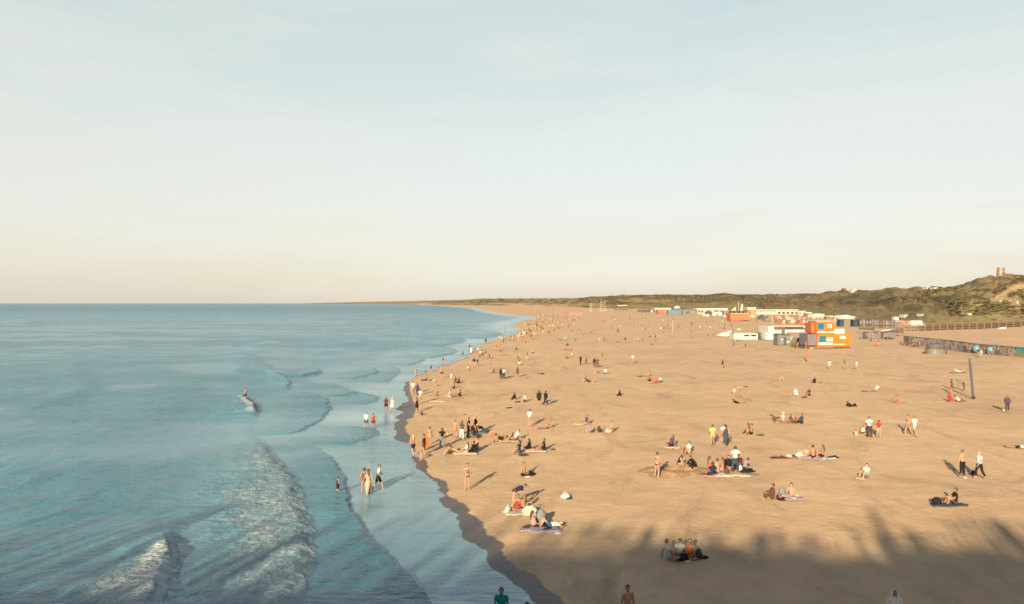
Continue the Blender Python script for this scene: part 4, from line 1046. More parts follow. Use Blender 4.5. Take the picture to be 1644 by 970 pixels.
# boardwalk fence on the right
def strip_points(tab, step):
    xs = np.arange(tab[0][0], tab[-1][0], step); return xs, np.interp(xs, *zip(*tab))
FB = [(1450, 531.5), (1480, 531.6), (1540, 529.5), (1580, 528), (1644, 524.5), (1720, 521.5), (1800, 520)]
s = Site('boardwalk_fence', 1450, 531.5, 'long brown three rail boardwalk fence below the dune on the right', 'fence')
xs, ys = strip_points(FB, 11.8)
pts = [P(x, y) for x, y in zip(xs, ys)]
def prism_between(name, a, b, z0, z1, w, mat, parent, org):
    bm = bmesh.new(); d = (b - a); d.z = 0; n = Vector((-d.y, d.x, 0)).normalized() * w
    f = [a + n + Vector((0, 0, z0)), b + n + Vector((0, 0, z0)), b - n + Vector((0, 0, z0)), a - n + Vector((0, 0, z0))]
    g = [a + n + Vector((0, 0, z1)), b + n + Vector((0, 0, z1)), b - n + Vector((0, 0, z1)), a - n + Vector((0, 0, z1))]
    vs = [bm.verts.new(v - org) for v in f + g]
    for q in ((0, 1, 2, 3), (7, 6, 5, 4), (0, 4, 5, 1), (1, 5, 6, 2), (2, 6, 7, 3), (3, 7, 4, 0)): bm.faces.new([vs[i] for i in q])
    return bm_obj(name, bm, mat, parent)
for i, p in enumerate(pts):
    prism_between('post', p - Vector((.13, 0, 0)), p + Vector((.13, 0, 0)), -.2, 2.65, .13, WD, s.o, s.loc)
    if i + 1 < len(pts):
        a, b = p + Vector((0, -.16, 0)), pts[i + 1] + Vector((0, -.16, 0))
        for z in (.55, 1.5, 2.45): prism_between('rail', a, b, z, z + .18, .025, WD, s.o, s.loc)
        prism_between('backing_board', p + Vector((0, .5, 0)), pts[i + 1] + Vector((0, .5, 0)), .2, 2.2, .03, BR, s.o, s.loc)
s = Site('van', 1482, 527, 'white box van parked behind the boardwalk fence', 'van')
s.box('box_body', W_, 1471, 1489, 515.4, 525, 4, 7.0); s.box('cab', W_, 1489.1, 1493.4, 518.2, 525, 4.1, 6.9); s.box('windscreen', GL, 1490, 1493.0, 518.6, 521, 3.98, 4.098)
for x in (1475, 1489): s.tube('wheel', BK, [s.xz(x, 525, 3.95), s.xz(x, 525, 4.4)], .42)
s = Site('shed_row', 1453, 526.5, 'low terracotta and grey sheds behind the fence left of the white van', 'shed')
s.box('grey_shed', LI, 1442, 1454.5, 516.5, 526, 3, 6); s.box('terracotta_shed', PK, 1455, 1462, 515.4, 526, 3.2, 6); s.box('roof', CR, 1441.4, 1455, 515.4, 516.4, 2.7, 6.4); s.box('roof_panel', W_, 1449.5, 1456.5, 509.4, 514.8, 7, 9)
s = Site('dinghy', 1605.5, 528.6, 'small white upturned dinghy beside the boardwalk fence', 'boat')
s.poly('hull', W_, [(1600, 528.4), (1601.5, 526), (1610.5, 525.2), (1611.2, 527.6)], -1.6, -.4); s.poly('keel', CR, [(1602, 526), (1606, 525.3), (1610, 525.1), (1606, 525.9)], -1.1, -1.0)

# painted wall
GM = []
for k, cols in enumerate((((.16, .13, .14), (.40, .30, .22), (.06, .05, .07)), ((.30, .25, .22), (.12, .10, .12), (.48, .38, .28)), ((.10, .20, .25), (.16, .12, .15), (.40, .36, .30)), ((.20, .15, .17), (.40, .33, .20), (.07, .05, .08)), ((.19, .15, .20), (.45, .40, .36), (.20, .06, .07)))):
    cols = [tuple(x * .6 for x in c) for c in cols]; m = M('mural_paint'); o = m.pos()
    v = m.node('ShaderNodeTexVoronoi', i_Scale=.9 + .25 * k); m.l.new(m.mapping(o, (1, .3, 1.3)), v.inputs['Vector'])
    n = m.noise(o, 1.4 + k * .3, 3, .6, 1.5)
    c = m.mix(m.rng(v.outputs['Color'], .3, .6), cols[0], cols[1]); c = m.mix(m.rng(n, .52, .56), c, cols[2])
    m.set(Base_Color=c, Roughness=.8); GM.append(m.m)
WT = [(1451, 540), (1533, 548), (1559, 551.8), (1600, 555.5), (1644, 559), (1720, 566)]; WBs = [(1451, 555), (1520, 562), (1557, 566.4), (1600, 570.5), (1644, 575), (1720, 583)]
s = Site('mural_wall', 1545, 565, 'long low beach wall covered in grey purple and teal painted murals', 'wall')
xs = np.arange(1451, 1700, 8.6)
for i, (a, b) in enumerate(zip(xs, xs[1:])):
    qa, qb = P(a, float(np.interp(a, *zip(*WBs)))), P(b, float(np.interp(b, *zip(*WBs))))
    h = (np.interp(a, *zip(*WBs)) - np.interp(a, *zip(*WT))) * qa.y / F
    teal = 1628 < a < 1660
    prism_between('panel', qa + Vector((.02, 0, 0)), qb, .9 if teal else -.1, h, .10, TE if teal else GM[(i * 3 + i // 4) % 5], s.o, s.loc)
    if teal: prism_between('plinth', qa + Vector((.02, 0, 0)), qb, -.1, .895, .13, TN, s.o, s.loc)
    prism_between('coping', qa, qb, h + .003, h + .10, .14, PU, s.o, s.loc)
for px, py, r, mat in ((1567.5, 560, 6.2, 'disc_blue'), (1589, 561.5, 5.0, 'disc_blue'), (1586.8, 564.0, 3.4, 'disc_white')):
    q = P(px, float(np.interp(px, *zip(*WBs)))); z = (float(np.interp(px, *zip(*WBs))) - py) * q.y / F
    rr = r * q.y / F; c = q - s.loc + Vector((0, -.22 - (.06 if 'white' in mat else 0), z))
    link('painted_disc', pmesh('painted_disc', *capsule(c, c + Vector((0, .05, 0)), rr, rr, 20)), s.o, paint(mat, (.16, .34, .42) if 'blue' in mat else (.70, .66, .58)))
    for v in s.o.children[-1].data.vertices: v.co.y = c.y + max(-.04, min(.04, v.co.y - c.y))
# round grey covered kiosk in front of the wall
s = Site('round_kiosk', 1512, 569, 'round grey tarpaulin covered stall standing before the mural wall', 'stall')
R = 17 * s.k
def ring_mesh(name, mat, prof, seg=28, parent=None):
    V, Fc = [], []
    for r, z in prof:
        for j in range(seg): a = j * 2 * math.pi / seg; V.append((r * math.cos(a), R + r * .8 * math.sin(a), z))
    for k in range(len(prof) - 1):
        for j in range(seg): i = (j + 1) % seg; Fc.append([k * seg + j, k * seg + i, k * seg + seg + i, k * seg + seg + j])
    o = link(name, pmesh(name, V, Fc), parent or s.o, mat); o.data.polygons.foreach_set('use_smooth', [False] * len(o.data.polygons)); return o
kk = s.k
ring_mesh('low_wall', paint('tarp_pale', (.27, .25, .22)), [(R * .95, -.1), (R * .95, 6.5 * kk), (R * .80, 7.4 * kk), (.05, 7.5 * kk)])
ring_mesh('rim', WD, [(R * 1.0, 7.0 * kk), (R * 1.0, 8.0 * kk), (R * .9, 8.05 * kk), (.04, 8.05 * kk)])
ring_mesh('tarpaulin', paint('tarp_dark', (.13, .13, .125)), [(R * .80, 8.2 * kk), (R * .86, 12 * kk), (R * .70, 15.5 * kk), (R * .38, 16.6 * kk), (.05, 17 * kk)])
for j in range(14):
    a = math.pi + (j + .5) * math.pi / 14; x, y = R * .965 * math.cos(a), R + R * .8 * .965 * math.sin(a)
    s.tube('upright', DG, [np.array((x, y, 0)), np.array((x, y, 6.6 * kk))], .06, seg=6)


# on the dunes
def dune_at(px, py):
    t = np.linspace(0.02, 1.0, 400); X, Y, Z = dune_z(np.full(400, float(px)), t); q = HY - (Z - CAMZ) * F / Y
    i = int(np.argmin(np.abs(q - py))); return Vector((X[i], Y[i], Z[i]))
def dune_site(name, px, py, label, cat, group=None):
    s = Site(name, px, 600, label, cat, group); s.loc = dune_at(px, py); s.px, s.py, s.k = px, py, s.loc.y / F; s.o.location = s.loc; return s
s = dune_site('lookout_tower', 1614, 441.6, 'squat tapering tan masonry tower on top of the highest dune', 'tower')
bm = bmesh.new(); k = s.k
prof = [(6.8, -2), (6.5, 2), (5.4, 11.6)]
rings = [[bm.verts.new((r * k * math.cos(a), 4 + r * k * .9 * math.sin(a), z * k)) for a in (np.arange(12) + .5) * math.pi / 6] for r, z in prof]
for a, b in zip(rings, rings[1:]):
    for i in range(12): bm.faces.new([a[i], a[(i + 1) % 12], b[(i + 1) % 12], b[i]])
bm.faces.new(rings[-1]); bm_obj('shaft', bm, WD, s.o)
bm = bmesh.new(); rings = [[bm.verts.new((r * k * math.cos(a), 4 + r * k * .9 * math.sin(a), z * k)) for a in (np.arange(12) + .5) * math.pi / 6] for r, z in ((5.7, 11.62), (5.6, 12.5), (4.8, 12.6))]
for a, b in zip(rings, rings[1:]):
    for i in range(12): bm.faces.new([a[i], a[(i + 1) % 12], b[(i + 1) % 12], b[i]])
bm.faces.new(rings[-1]); bm.faces.new(rings[0][::-1]); bm_obj('cornice', bm, WD, s.o)
s.box('door', BR, 1612.4, 1615, 437.5, 441.6, 4 - 6.4 * k, 4 - 5.2 * k); s.box('slit_window', BR, 1613.2, 1614.2, 431.5, 433.8, 4 - 5.7 * k, 4 - 4.6 * k)
for px, py, w, h, mat, lab in ((1357, 468.6, 4.2, 4.6, BR, 'small brown roofed house on the dune skyline'), (1372, 468.2, 8, 2.6, W_, 'low white house beside the brown one on the dune skyline'),
                               (1491, 463.6, 6, 2.2, W_, 'white flat roofed house on the dune crest left of the tower'), (1503, 463.4, 5.5, 2.0, W_, 'second white house on the dune crest nearest the tower'),
                               (1557.5, 506, 4.6, 2.6, W_, 'white hut low on the grassy dune above the fence'), (1482, 506.5, 2.6, 2.0, W_, 'tiny white hut on the green dune foot'), (1455, 508.4, 6, 2.6, W_, 'pale roofed hut on the green dune foot above the sheds'),
                               (1607, 487, 2.4, 4.0, W_, 'white hut in dark scrub below the sand track'), (1634, 487.5, 2.2, 3.6, W_, 'white hut in dark scrub at the right edge')):
    s = dune_site('dune_house', px, py, lab, 'house'); s.box('wall', mat, px - w / 2, px + w / 2, py - h, py + 2, 0, 5)
    s.poly('roof', CR if mat is not BR else PK, [(px - w * .56, py - h), (px - w * .2, py - h * 1.32), (px + w * .2, py - h * 1.32), (px + w * .56, py - h)], -.3, 5.3); s.box('window', GL, px - w * .2, px + w * .15, py - h * .75, py - h * .4, -.12, -.01)
# ------------------------------------------------------------------ towels, bags and other things on the sand
def towel_mesh(seed, rolled=False):
    r = np.random.default_rng(seed); nx, ny = 14, 8
    u, v = np.meshgrid(np.linspace(-.5, .5, nx), np.linspace(-.5, .5, ny))
    X = u * 1.75 + (fbm(v * 3 + seed, u * 2, 2, seed) - .5) * .34; Y = v * .95 + (fbm(u * 3, v * 2 + seed, 2, seed + 4) - .5) * .34
    Z = .03 + (fbm(u * 6 + seed * 3, v * 5, 3, seed + 9)) * .13
    top = np.stack([X, Y, Z], -1).reshape(-1, 3); bot = top - np.array([0, 0, .05])
    f = grid_faces(ny, nx); n = len(top); Q = [list(q) for q in f] + [[i + n for i in q[::-1]] for q in f]
    rim = [i for i in range(nx)] + [nx - 1 + nx * j for j in range(1, ny)] + [nx * ny - 1 - i for i in range(1, nx)] + [nx * (ny - 1 - j) for j in range(1, ny - 1)]
    for a, b in zip(rim, rim[1:] + rim[:1]): Q.append([a, a + n, b + n, b])
    return pmesh('towel', np.concatenate([top, bot]), Q)
TOWELS = [towel_mesh(k) for k in range(3)]
def to_mesh(pieces, voxel, faces): return remesh(pieces, voxel, faces)
E3 = np.eye(3)
BAGS = {
 'backpack': to_mesh([ellipsoid((0, 0, .24), E3, (.19, .13, .26)), ellipsoid((0, -.12, .17), E3, (.13, .07, .13)), ellipsoid((0, .02, .40), E3, (.14, .10, .12)), capsule((-.05, 0, .5), (.05, 0, .5), .02, .02), capsule((-.11, .12, .42), (-.12, .16, .12), .022, .022), capsule((.11, .12, .42), (.12, .16, .12), .022, .022)], .016, 900),
 'beach_bag': to_mesh([ellipsoid((0, 0, .17), E3, (.29, .14, .20)), capsule((-.2, 0, .16), (.2, 0, .16), .12, .12), capsule((-.14, 0, .30), (-.08, 0, .48), .016, .016), capsule((.14, 0, .30), (.08, 0, .48), .016, .016), capsule((-.08, 0, .48), (.08, 0, .48), .016, .016)], .015, 900),
 'clothes_heap': to_mesh([ellipsoid((0, 0, .05), E3, (.30, .22, .09)), ellipsoid((.16, .08, .07), E3, (.18, .13, .10)), ellipsoid((-.18, -.04, .06), E3, (.17, .15, .09)), capsule((-.3, .1, .03), (.1, -.2, .05), .05, .03), capsule((.25, -.1, .04), (.45, .1, .03), .04, .03)], .02, 700),
 'ball': to_mesh([ellipsoid((0, 0, .20), E3, (.21, .21, .21))], .03, 500),
}
def item(kind, px, py, col, label, rot=0.0, sc=1.0, cat=None, name=None):
    me = BAGS[kind]; o = mobj(name or kind, me, fabric(col)); o.location = P(px, py); o.rotation_euler = (0, 0, math.radians(rot)); o.scale = (sc, sc, sc)
    tag(o, label, cat or {'backpack': 'backpack', 'beach_bag': 'bag', 'clothes_heap': 'clothes', 'ball': 'ball'}[kind]); return o
tcount = [0]
TMUTE = dict(yellow='cream', blue='jeans', coral='pink', white='cream', purple='lilac')
def towel(px, py, col, label, rot=0.0, sx=1.0, sy=1.0):
    me = TOWELS[tcount[0] % 3]; tcount[0] += 1
    o = mobj('beach_towel', me, fabric(TMUTE.get(col, col))); p = P(px, py); o.location = p; o.rotation_euler = (0, 0, math.radians(rot)); o.scale = (.62 * sx, .8 * sy, 1)
    tag(o, label, 'towel'); return o
# dog, one continuous body
def dog(px, py, face, col, label, sc=1.0):
    pc = [ellipsoid((0, .24, .46), E3, (.105, .19, .145)), ellipsoid((0, -.10, .47), E3, (.09, .26, .115)), ellipsoid((0, -.30, .47), E3, (.095, .14, .13)),
          capsule((0, .34, .52), (0, .50, .70), .085, .065), ellipsoid((0, .56, .74), E3, (.065, .10, .075)), capsule((0, .60, .72), (0, .73, .69), .045, .032),
          capsule((.05, .52, .80), (.075, .50, .72), .025, .02, 6), capsule((-.05, .52, .80), (-.075, .50, .72), .025, .02, 6), capsule((0, -.40, .53), (0, -.62, .66), .03, .016)]
    for sx in (-1, 1):
        x = sx * .075; f = .05 * sx
        pc += [capsule((x, .26 + f, .42), (x, .25 + f, .22), .05, .03), capsule((x, .25 + f, .22), (x, .27 + f, .03), .028, .024), capsule((x, .27 + f, .03), (x, .33 + f, .025), .03, .025),
               capsule((x, -.32 - f, .44), (x, -.22 - f, .30), .075, .045), capsule((x, -.22 - f, .30), (x, -.40 - f, .17), .042, .027), capsule((x, -.40 - f, .17), (x, -.37 - f, .03), .026, .024), capsule((x, -.37 - f, .03), (x, -.31 - f, .025), .03, .024)]
    o = mobj('dog', remesh(pc, .015, 1800), fabric(col)); o.location = P(px, py); o.rotation_euler = (0, 0, math.radians(face)); o.scale = (sc,) * 3
    tag(o, label, 'dog')

# ------------------------------------------------------------------ the people one can pick out (column, row of the feet or seat, pose, facing, top, bottom, label)
A, T = 0, 180       # facing away from, or towards, the viewer; 90 faces the sea, -90 faces inland
# in the water
person(542.5, 793, 'stand2', -60, 'vest:black', 'shorts:black', 'child in black swimwear standing alone in the shallow water', sc=.72, hairc=1, z=-.12)
person(585, 791, 'wave', 20, 'vest:brown', 'briefs:brown', 'dark haired wader in brown swimsuit on the left of the three in the wash', hairc=0, z=-.10, skin=1)
person(591.5, 793, 'walk', 20, 'longdress:beige', None, 'wader in long pale dress in the middle of the three in the wash', hairc=1, hk='long', z=-.08, skin=0)
person(607.5, 786, 'stride', -75, 'tshirt:white', 'shorts:black', 'wader in white top and black shorts striding through the wash', hairc=2, hk='bun', z=-.08, skin=0)
person(588, 688, 'walk', 160, 'tshirt:white', 'shorts:darkgrey', 'wader in white shirt and dark shorts beside the one in red', hairc=0, z=-.06)
person(599.5, 688, 'wade', -170, 'vest:red', 'shorts:darkgrey', 'wader in red top and dark shorts', hairc=0, z=-.06, sc=.9)
person(620, 661, 'stand', 10, 'tshirt:maroon', 'shorts:black', 'wader in dark top at the foam edge', hairc=1, z=-.05)
person(630, 661, 'walk', -20, 'dress:white', None, 'wader in white dress at the foam edge', hairc=3, hk='long', z=-.05, skin=0)
person(394.5, 637, 'wade', 120, None, 'shorts:navy', 'bather standing far out behind the small breaking wave', hairc=0, z=-.55, skin=1)
person(668, 604, 'wade', 60, None, 'briefs:grey', 'pale bather alone in the foam before the bend of the shore', hairc=2, z=-.2, skin=0)
person(683, 596, 'wade', 100, None, 'shorts:black', 'bather crouched low in the foam by the bend of the shore', hairc=0, z=-.9)
person(692, 597, 'stand', 20, 'vest:navy', 'briefs:navy', 'bather in navy at the wet sand by the bend of the shore', hairc=0, z=-.15, sc=.85)
person(711, 582, 'walk', 60, 'vest:black', 'shorts:black', 'child in black running in the shallows', hairc=0, z=-.1, sc=.75)
person(715.5, 583, 'walk', 100, None, 'shorts:coral', 'bare chested child in the shallows', hairc=2, z=-.1, sc=.8, skin=0)
person(754, 560, 'wade', 30, 'vest:black', 'shorts:navy', 'dark clad bather in the far foam', hairc=0, z=-.3)
person(756.5, 567, 'stand', 10, 'longdress:white', None, 'bather in long white dress at the far foam', hairc=2, hk='long', z=-.05, skin=0)
person(743, 577, 'stand2', -30, 'tshirt:darkgrey', 'shorts:grey', 'man in grey at the far water edge', hairc=1, z=-.02)
person(634, 553, 'wade', 70, None, 'shorts:grey', 'far bather deep in the sea, the left of two', hairc=0, z=-.9)
person(651, 553, 'wade', 40, None, 'shorts:grey', 'far bather deep in the sea, the right of two', hairc=0, z=-.9)
# near, cut by the lower edge of the picture
person(805, 1019, 'stand', 175, 'tshirt:teal', 'shorts:navy', 'man in teal T-shirt at the lower edge of the water', hairc=1, sc=1.0, face_detail=True, skin=1)
person(846, 1043, 'stand', 170, 'tshirt:black', 'trousers:black', 'dark haired head at the lower edge beside the man in teal', hairc=0, hk='long', sc=.96, face_detail=True)
person(1007.5, 1015, 'stand', 200, None, 'trousers:navy', 'bare chested man in dark trousers at the lower edge of the sand', hairc=0, sc=1.0, face_detail=True, skin=1)
person(1436, 1026, 'stand', 175, 'coat:white', 'trousers:tan', 'person wrapped in a pale hooded robe at the lower edge', hairc=2, hk='hood', hatc='white', sc=1.0, skin=2)
# three in the shade
person(1074, 900, 'sit_side', -70, 'tshirt:lightgrey', 'shorts:lilac', 'person in pale shirt kneeling on the left of the shaded picnic', hairc=1, skin=1)
person(1092, 894, 'sit_cross', 170, 'tshirt:white', 'shorts:brown', 'long haired person in white T-shirt in the middle of the shaded picnic', hairc=0, hk='long', skin=1, face_detail=True)
person(1108, 896, 'sit_cross', 150, 'vest:orange', 'shorts:brown', 'person in orange top on the right of the shaded picnic', hairc=2, hk='long', skin=1)
item('beach_bag', 1097, 901, 'black', 'black bag between the shaded picnickers', 20); item('backpack', 1122, 898, 'darkgrey', 'dark backpack lying right of the shaded picnic', 60); item('clothes_heap', 1129, 897.5, 'black', 'black clothes heap at the right end of the shaded picnic', 10, .8)
item('clothes_heap', 1104, 902, 'white', 'small white wrapper in front of the shaded picnic', 0, .5)
# pair at the edge of the shade
person(826, 813, 'bend', -75, 'tshirt:navy', 'briefs:navy', 'person in navy shirt bending over the cream towel', hairc=1, skin=0)
person(832, 819, 'sit_cross', 160, 'vest:red', 'briefs:red', 'person in red swimwear sitting on the cream towel', hairc=2, hk='bun', skin=1)
person(841, 820, 'sit_knees', 30, None, 'shorts:black', 'person in black shorts with knees up on the cream towel', hairc=2, hk='long', skin=1)
towel(834, 825, 'cream', 'cream towel under the red and navy clad pair', 8, 1.5, 1.1); item('beach_bag', 850, 826, 'cream', 'big cream bag at the right end of the cream towel', 15, 1.4); item('beach_bag', 816, 823, 'white', 'white patterned bag left of the cream towel', 70, 1.1)
person(857, 847, 'sit_long', -80, 'vest:pink', 'trousers:black', 'dark haired person with bare pink back sitting on the lilac towel', hairc=0, hk='long', skin=0)
item('backpack', 869, 842, 'grey', 'grey backpack standing behind the lilac towel', 20, 1.6); person(883, 846, 'lie_knees', 95, 'tshirt:white', 'shorts:blue', 'person in white shirt and blue shorts lying on the lilac towel', hairc=0, skin=0)
towel(869, 852, 'lilac', 'lilac towel at the edge of the shade', -4, 1.8, 1.2); item('clothes_heap', 879, 851, 'navy', 'navy clothes heap on the lilac towel', 30, .9); item('clothes_heap', 896, 857, 'white', 'white shoes right of the lilac towel', 0, .5); item('clothes_heap', 846, 849, 'brown', 'brown clothes heap left of the lilac towel', 40, 1.1)
item('beach_bag', 907.5, 801, 'white', 'white bag standing alone on open sand', 10, .9); item('clothes_heap', 914, 801, 'darkgrey', 'dark coil of clothes beside the lone white bag', 50, .8)
# beside the shore, middle
person(750, 787, 'phone', 200, 'bikini:brown', 'briefs:brown', 'person in brown bikini standing alone with long shadow', hairc=1, hk='long', skin=0, thin=.92)
person(841, 763, 'sit_cross', -150, None, 'trousers:black', 'bare chested person in black trousers sitting alone above the picnics', hairc=1, skin=1)
item('clothes_heap', 849, 763, 'black', 'black coat heap beside the bare chested sitter', 30, 1.4); item('clothes_heap', 847, 766, 'white', 'white cloth in front of the bare chested sitter', 0, .5)
person(663.5, 731, 'walk', 30, 'vest:coral', 'shorts:navy', 'person in coral top walking at the wet sand', hairc=3, hk='long', skin=0)
person(681, 730, 'walk', 40, 'vest:black', 'shorts:maroon', 'person in black top and maroon shorts carrying an orange cloth', hairc=0, skin=1)
cl = Site('orange_cloth', 686, 722, 'orange cloth held by the walker in maroon shorts', 'cloth')
V_, F_ = capsule((0, 0, .62), (0, 0, 1.38), .17, .13, 12); V_[:, 1] *= .35; V_[:, 0] += .05 * np.sin(V_[:, 2] * 7)
bpy.data.objects.remove(cl.o); o = mobj('orange_cloth', pmesh('orange_cloth', V_, F_), fabric('orange')); o.location = P(685.5, 729.5); tag(o, 'orange cloth hanging from the hand of the walker in maroon shorts', 'cloth')
person(675, 739, 'bend', 120, 'vest:pink', 'briefs:pink', 'child in pink bending at the wet sand', sc=.68, hairc=2, skin=0)
person(690.5, 713, 'stand', 30, 'tshirt:tan', 'shorts:beige', 'person in sand coloured clothes behind the orange cloth', hairc=0, sc=.85, skin=1)
person(710, 719, 'hips', 10, 'tshirt:black', 'trousers:grey', 'person in black T-shirt and grey trousers facing away', hairc=0)
person(719, 701, 'crouch', 60, 'vest:pink', 'briefs:white', 'small child in pale pink crouching on the sand', sc=.65, hairc=3, skin=0)
person(731, 702, 'stand', -30, 'vest:tan', 'shorts:tan', 'slim person in tan beside the standing trio', sc=.9, hairc=2, skin=0)
person(741.5, 707, 'stand2', -40, 'tshirt:brown', 'trousers:white', 'man in brown shirt and white trousers', hairc=1, skin=1)
person(752, 702, 'phone', -100, 'tshirt:darkgrey', 'trousers:darkgrey', 'man in dark grey standing in the middle of the trio', hairc=0)
person(764, 697, 'stand', 160, 'vest:black', 'longdress:black', 'fair haired person in long black dress', hairc=3, hk='long', skin=0)
person(758.5, 699, 'bend', -120, 'tshirt:coral', 'shorts:coral', 'person in coral bending over the dark pushchair', hairc=3, skin=0, sc=.85)
# pushchair
s = Site('pushchair', 760, 702, 'dark pushchair among the standing trio', 'pushchair')
s.poly('seat', DG, [(756, 700.5), (756.5, 696), (758.5, 695), (760, 698.5), (765, 698.8), (765, 700.6)], -.25, .25); s.tube('frame', BK, [np.array((-.5, 0, .15)), np.array((.05, 0, .55)), np.array((.6, 0, 1.0))], .03); s.tube('frame_bar', BK, [np.array((.45, 0, .15)), np.array((0, 0, .6))], .03)
for x in (-.5, .45):
    for y in (-.28, .28): s.tube('wheel', BK, [np.array((x, y - .02, .13)), np.array((x, y + .02, .13))], .13)
# small teal pop up shelter
s = Site('pop_up_shelter', 769.5, 697, 'small teal pop up beach shelter behind the pushchair', 'beach shelter')
bm = bmesh.new(); prv = None
for i in range(11):
    a = math.pi * i / 10; ring = [bm.verts.new((.62 * math.cos(a) * (1 - .35 * t), .2 + .7 * t, .72 * math.sin(a) * (1 - .55 * t))) for t in (0, .35, .7, 1)]
    if prv:
        for k in range(3): bm.faces.new([prv[k], ring[k], ring[k + 1], prv[k + 1]])
    prv = ring
bm_obj('canopy', bm, fabric('teal'), s.o, True); s.tube('front_hoop', BK, [np.array((.62 * math.cos(a), .2, .72 * math.sin(a))) for a in np.linspace(0, math.pi, 9)], .015, seg=5); s.box('ground_sheet', TE, 766, 773, 696.9, 697.15, .15, .9)
person(720.5, 729, 'sit_knees', 100, 'vest:brown', 'shorts:brown', 'child in brown sitting on the left end of the shore group', sc=.7, hairc=1)
person(734, 727, 'lie_prop', 70, 'bikini:yellow', 'briefs:yellow', 'person in yellow swimwear lying propped up in the shore group', hairc=1, skin=0)
person(749, 728, 'sit_long', 100, 'tshirt:white', 'shorts:cream', 'long haired person in white sitting in the shore group', hairc=0, hk='long', skin=1)
person(762, 727, 'sit_cross', 60, 'jumper:black', 'trousers:black', 'person in black jumper sitting on the right of the shore group', hairc=0, skin=1)
person(766, 723, 'sit_knees', 110, 'tshirt:pink', 'shorts:grey', 'person in pale pink sitting behind the black jumper', hairc=1, skin=0)
towel(748, 729, 'cream', 'pale towel under the shore group', 5, 1.6, 1.0)
person(790, 710, 'stand', -20, 'dress:coral', None, 'small child in coral dress standing alone', sc=.66, hairc=2, skin=0)
person(807, 708, 'lie_prop', 80, 'vest:black', 'shorts:black', 'person in black lying with raised head left of a reclining pair', hairc=0)
person(816, 706, 'recline', 60, 'vest:maroon', 'shorts:darkgrey', 'person in maroon top reclining on elbows', hairc=1, skin=1)
person(827, 707, 'sit_back', 100, 'tshirt:white', 'shorts:coral', 'person in white T-shirt leaning back on hands right of the reclining one', hairc=1, skin=0)
towel(818, 709, 'beige', 'beige towel under the reclining pair', 3, 1.5, .9)
person(833, 728, 'sit_knees', 100, 'tshirt:navy', 'shorts:blue', 'person in navy sitting above the slate blue cloth', hairc=0, hk='long'); towel(840, 731.5, 'blue', 'crumpled slate blue cloth on the sand', 20, .6, .7)
person(850, 723, 'sit_cross', 80, 'jumper:black', 'trousers:black', 'person in black with long hair sitting in the middle of the towel row', hairc=0, hk='long', skin=1)
person(873, 723, 'sit_knees', 95, 'tshirt:black', 'shorts:black', 'person in black sitting upright at the right of the towel row', hairc=0, skin=2)
person(860, 723.5, 'lie_back', 95, 'bikini:red', 'briefs:red', 'sunbather in red lying between the two sitters in black', hairc=1, skin=1); towel(861, 725.5, 'cream', 'long cream towel between the two sitters in black', 2, 1.4, .7)
item('clothes_heap', 887, 722, 'brown', 'small brown heap right of the towel row', 0, .6)
person(850.5, 686, 'stand', 10, 'tshirt:white', 'briefs:orange', 'person in white T-shirt with bare legs standing alone', hairc=1, skin=0)
person(877, 689, 'sit_back', 100, 'bikini:red', 'briefs:maroon', 'person in red swimwear sitting alone beside a small dark shadow', hairc=2, hk='bun', skin=1)
# upper shore
person(663, 633, 'walk', 20, 'tshirt:white', 'shorts:beige', 'person in white shirt beside the tall dark clad one at the wet sand', hairc=1, skin=0)
person(670, 636, 'stand', 30, 'jumper:purple', 'trousers:darkgrey', 'tall person in dark clothes at the wet sand', hairc=0)
person(675, 648, 'walk', -10, 'tshirt:cream', 'shorts:tan', 'person in cream shirt walking behind the one with a black bag', hairc=1, skin=1)
person(669.5, 662, 'walk', 20, 'vest:black', 'dress:black', 'person in short black dress walking on the wet sand', hairc=0, hk='long', skin=0)
person(684, 611, 'sit_long', 100, 'vest:black', 'trousers:black', 'person in black sitting at the water bend', hairc=0); item('clothes_heap', 690.5, 611, 'brown', 'brown heap beside the sitter at the water bend', 0, .8); item('clothes_heap', 698, 611, 'cream', 'pale heap of towels near the water bend', 30, 1.0)
person(709, 607, 'stand', 30, 'tshirt:tan', 'shorts:brown', 'person in tan standing near the water bend', hairc=3, skin=0)
person(725, 617, 'stand2', 120, 'tshirt:white', 'shorts:pink', 'person in white at the left of a small huddle', hairc=2, skin=0)
person(729, 624, 'sit_cross', 100, 'vest:maroon', 'shorts:black', 'person in maroon sitting low in the small huddle', hairc=1)
person(736.5, 616, 'sit_knees', 90, 'tshirt:black', 'shorts:black', 'person in black at the right of the small huddle', hairc=0); person(731.5, 615, 'sit_knees', 200, 'bikini:coral', 'briefs:coral', 'person in coral bikini at the back of the small huddle', hairc=1, skin=0)
person(701.5, 620, 'crouch', 60, 'vest:orange', 'briefs:orange', 'child in orange crouching near the shore', sc=.72, hairc=2, skin=1)
person(698, 636, 'recline', 60, 'bikini:maroon', 'briefs:maroon', 'sunbather in maroon reclining near the shore', hairc=1, skin=1)
person(722, 637, 'sit_long', 100, 'tshirt:cream', 'shorts:cream', 'person in cream sitting on the left of a lying sunbather', hairc=1, skin=0); person(729, 639, 'lie_back', 90, 'vest:darkgrey', 'shorts:darkgrey', 'sunbather in dark grey lying near the shore', hairc=0)
person(738.5, 637, 'sit_knees', 85, 'vest:black', 'shorts:black', 'person in black sitting behind the lying sunbather', hairc=0, skin=2); towel(702, 645, 'cream', 'thin cream towel stretched out near the shore', 3, 1.6, .6)
item('backpack', 677, 667, 'brown', 'brown bag standing alone near the wet sand', 0, .9); item('clothes_heap', 745, 667, 'grey', 'small grey heap on the open sand near the shore', 20, .9)
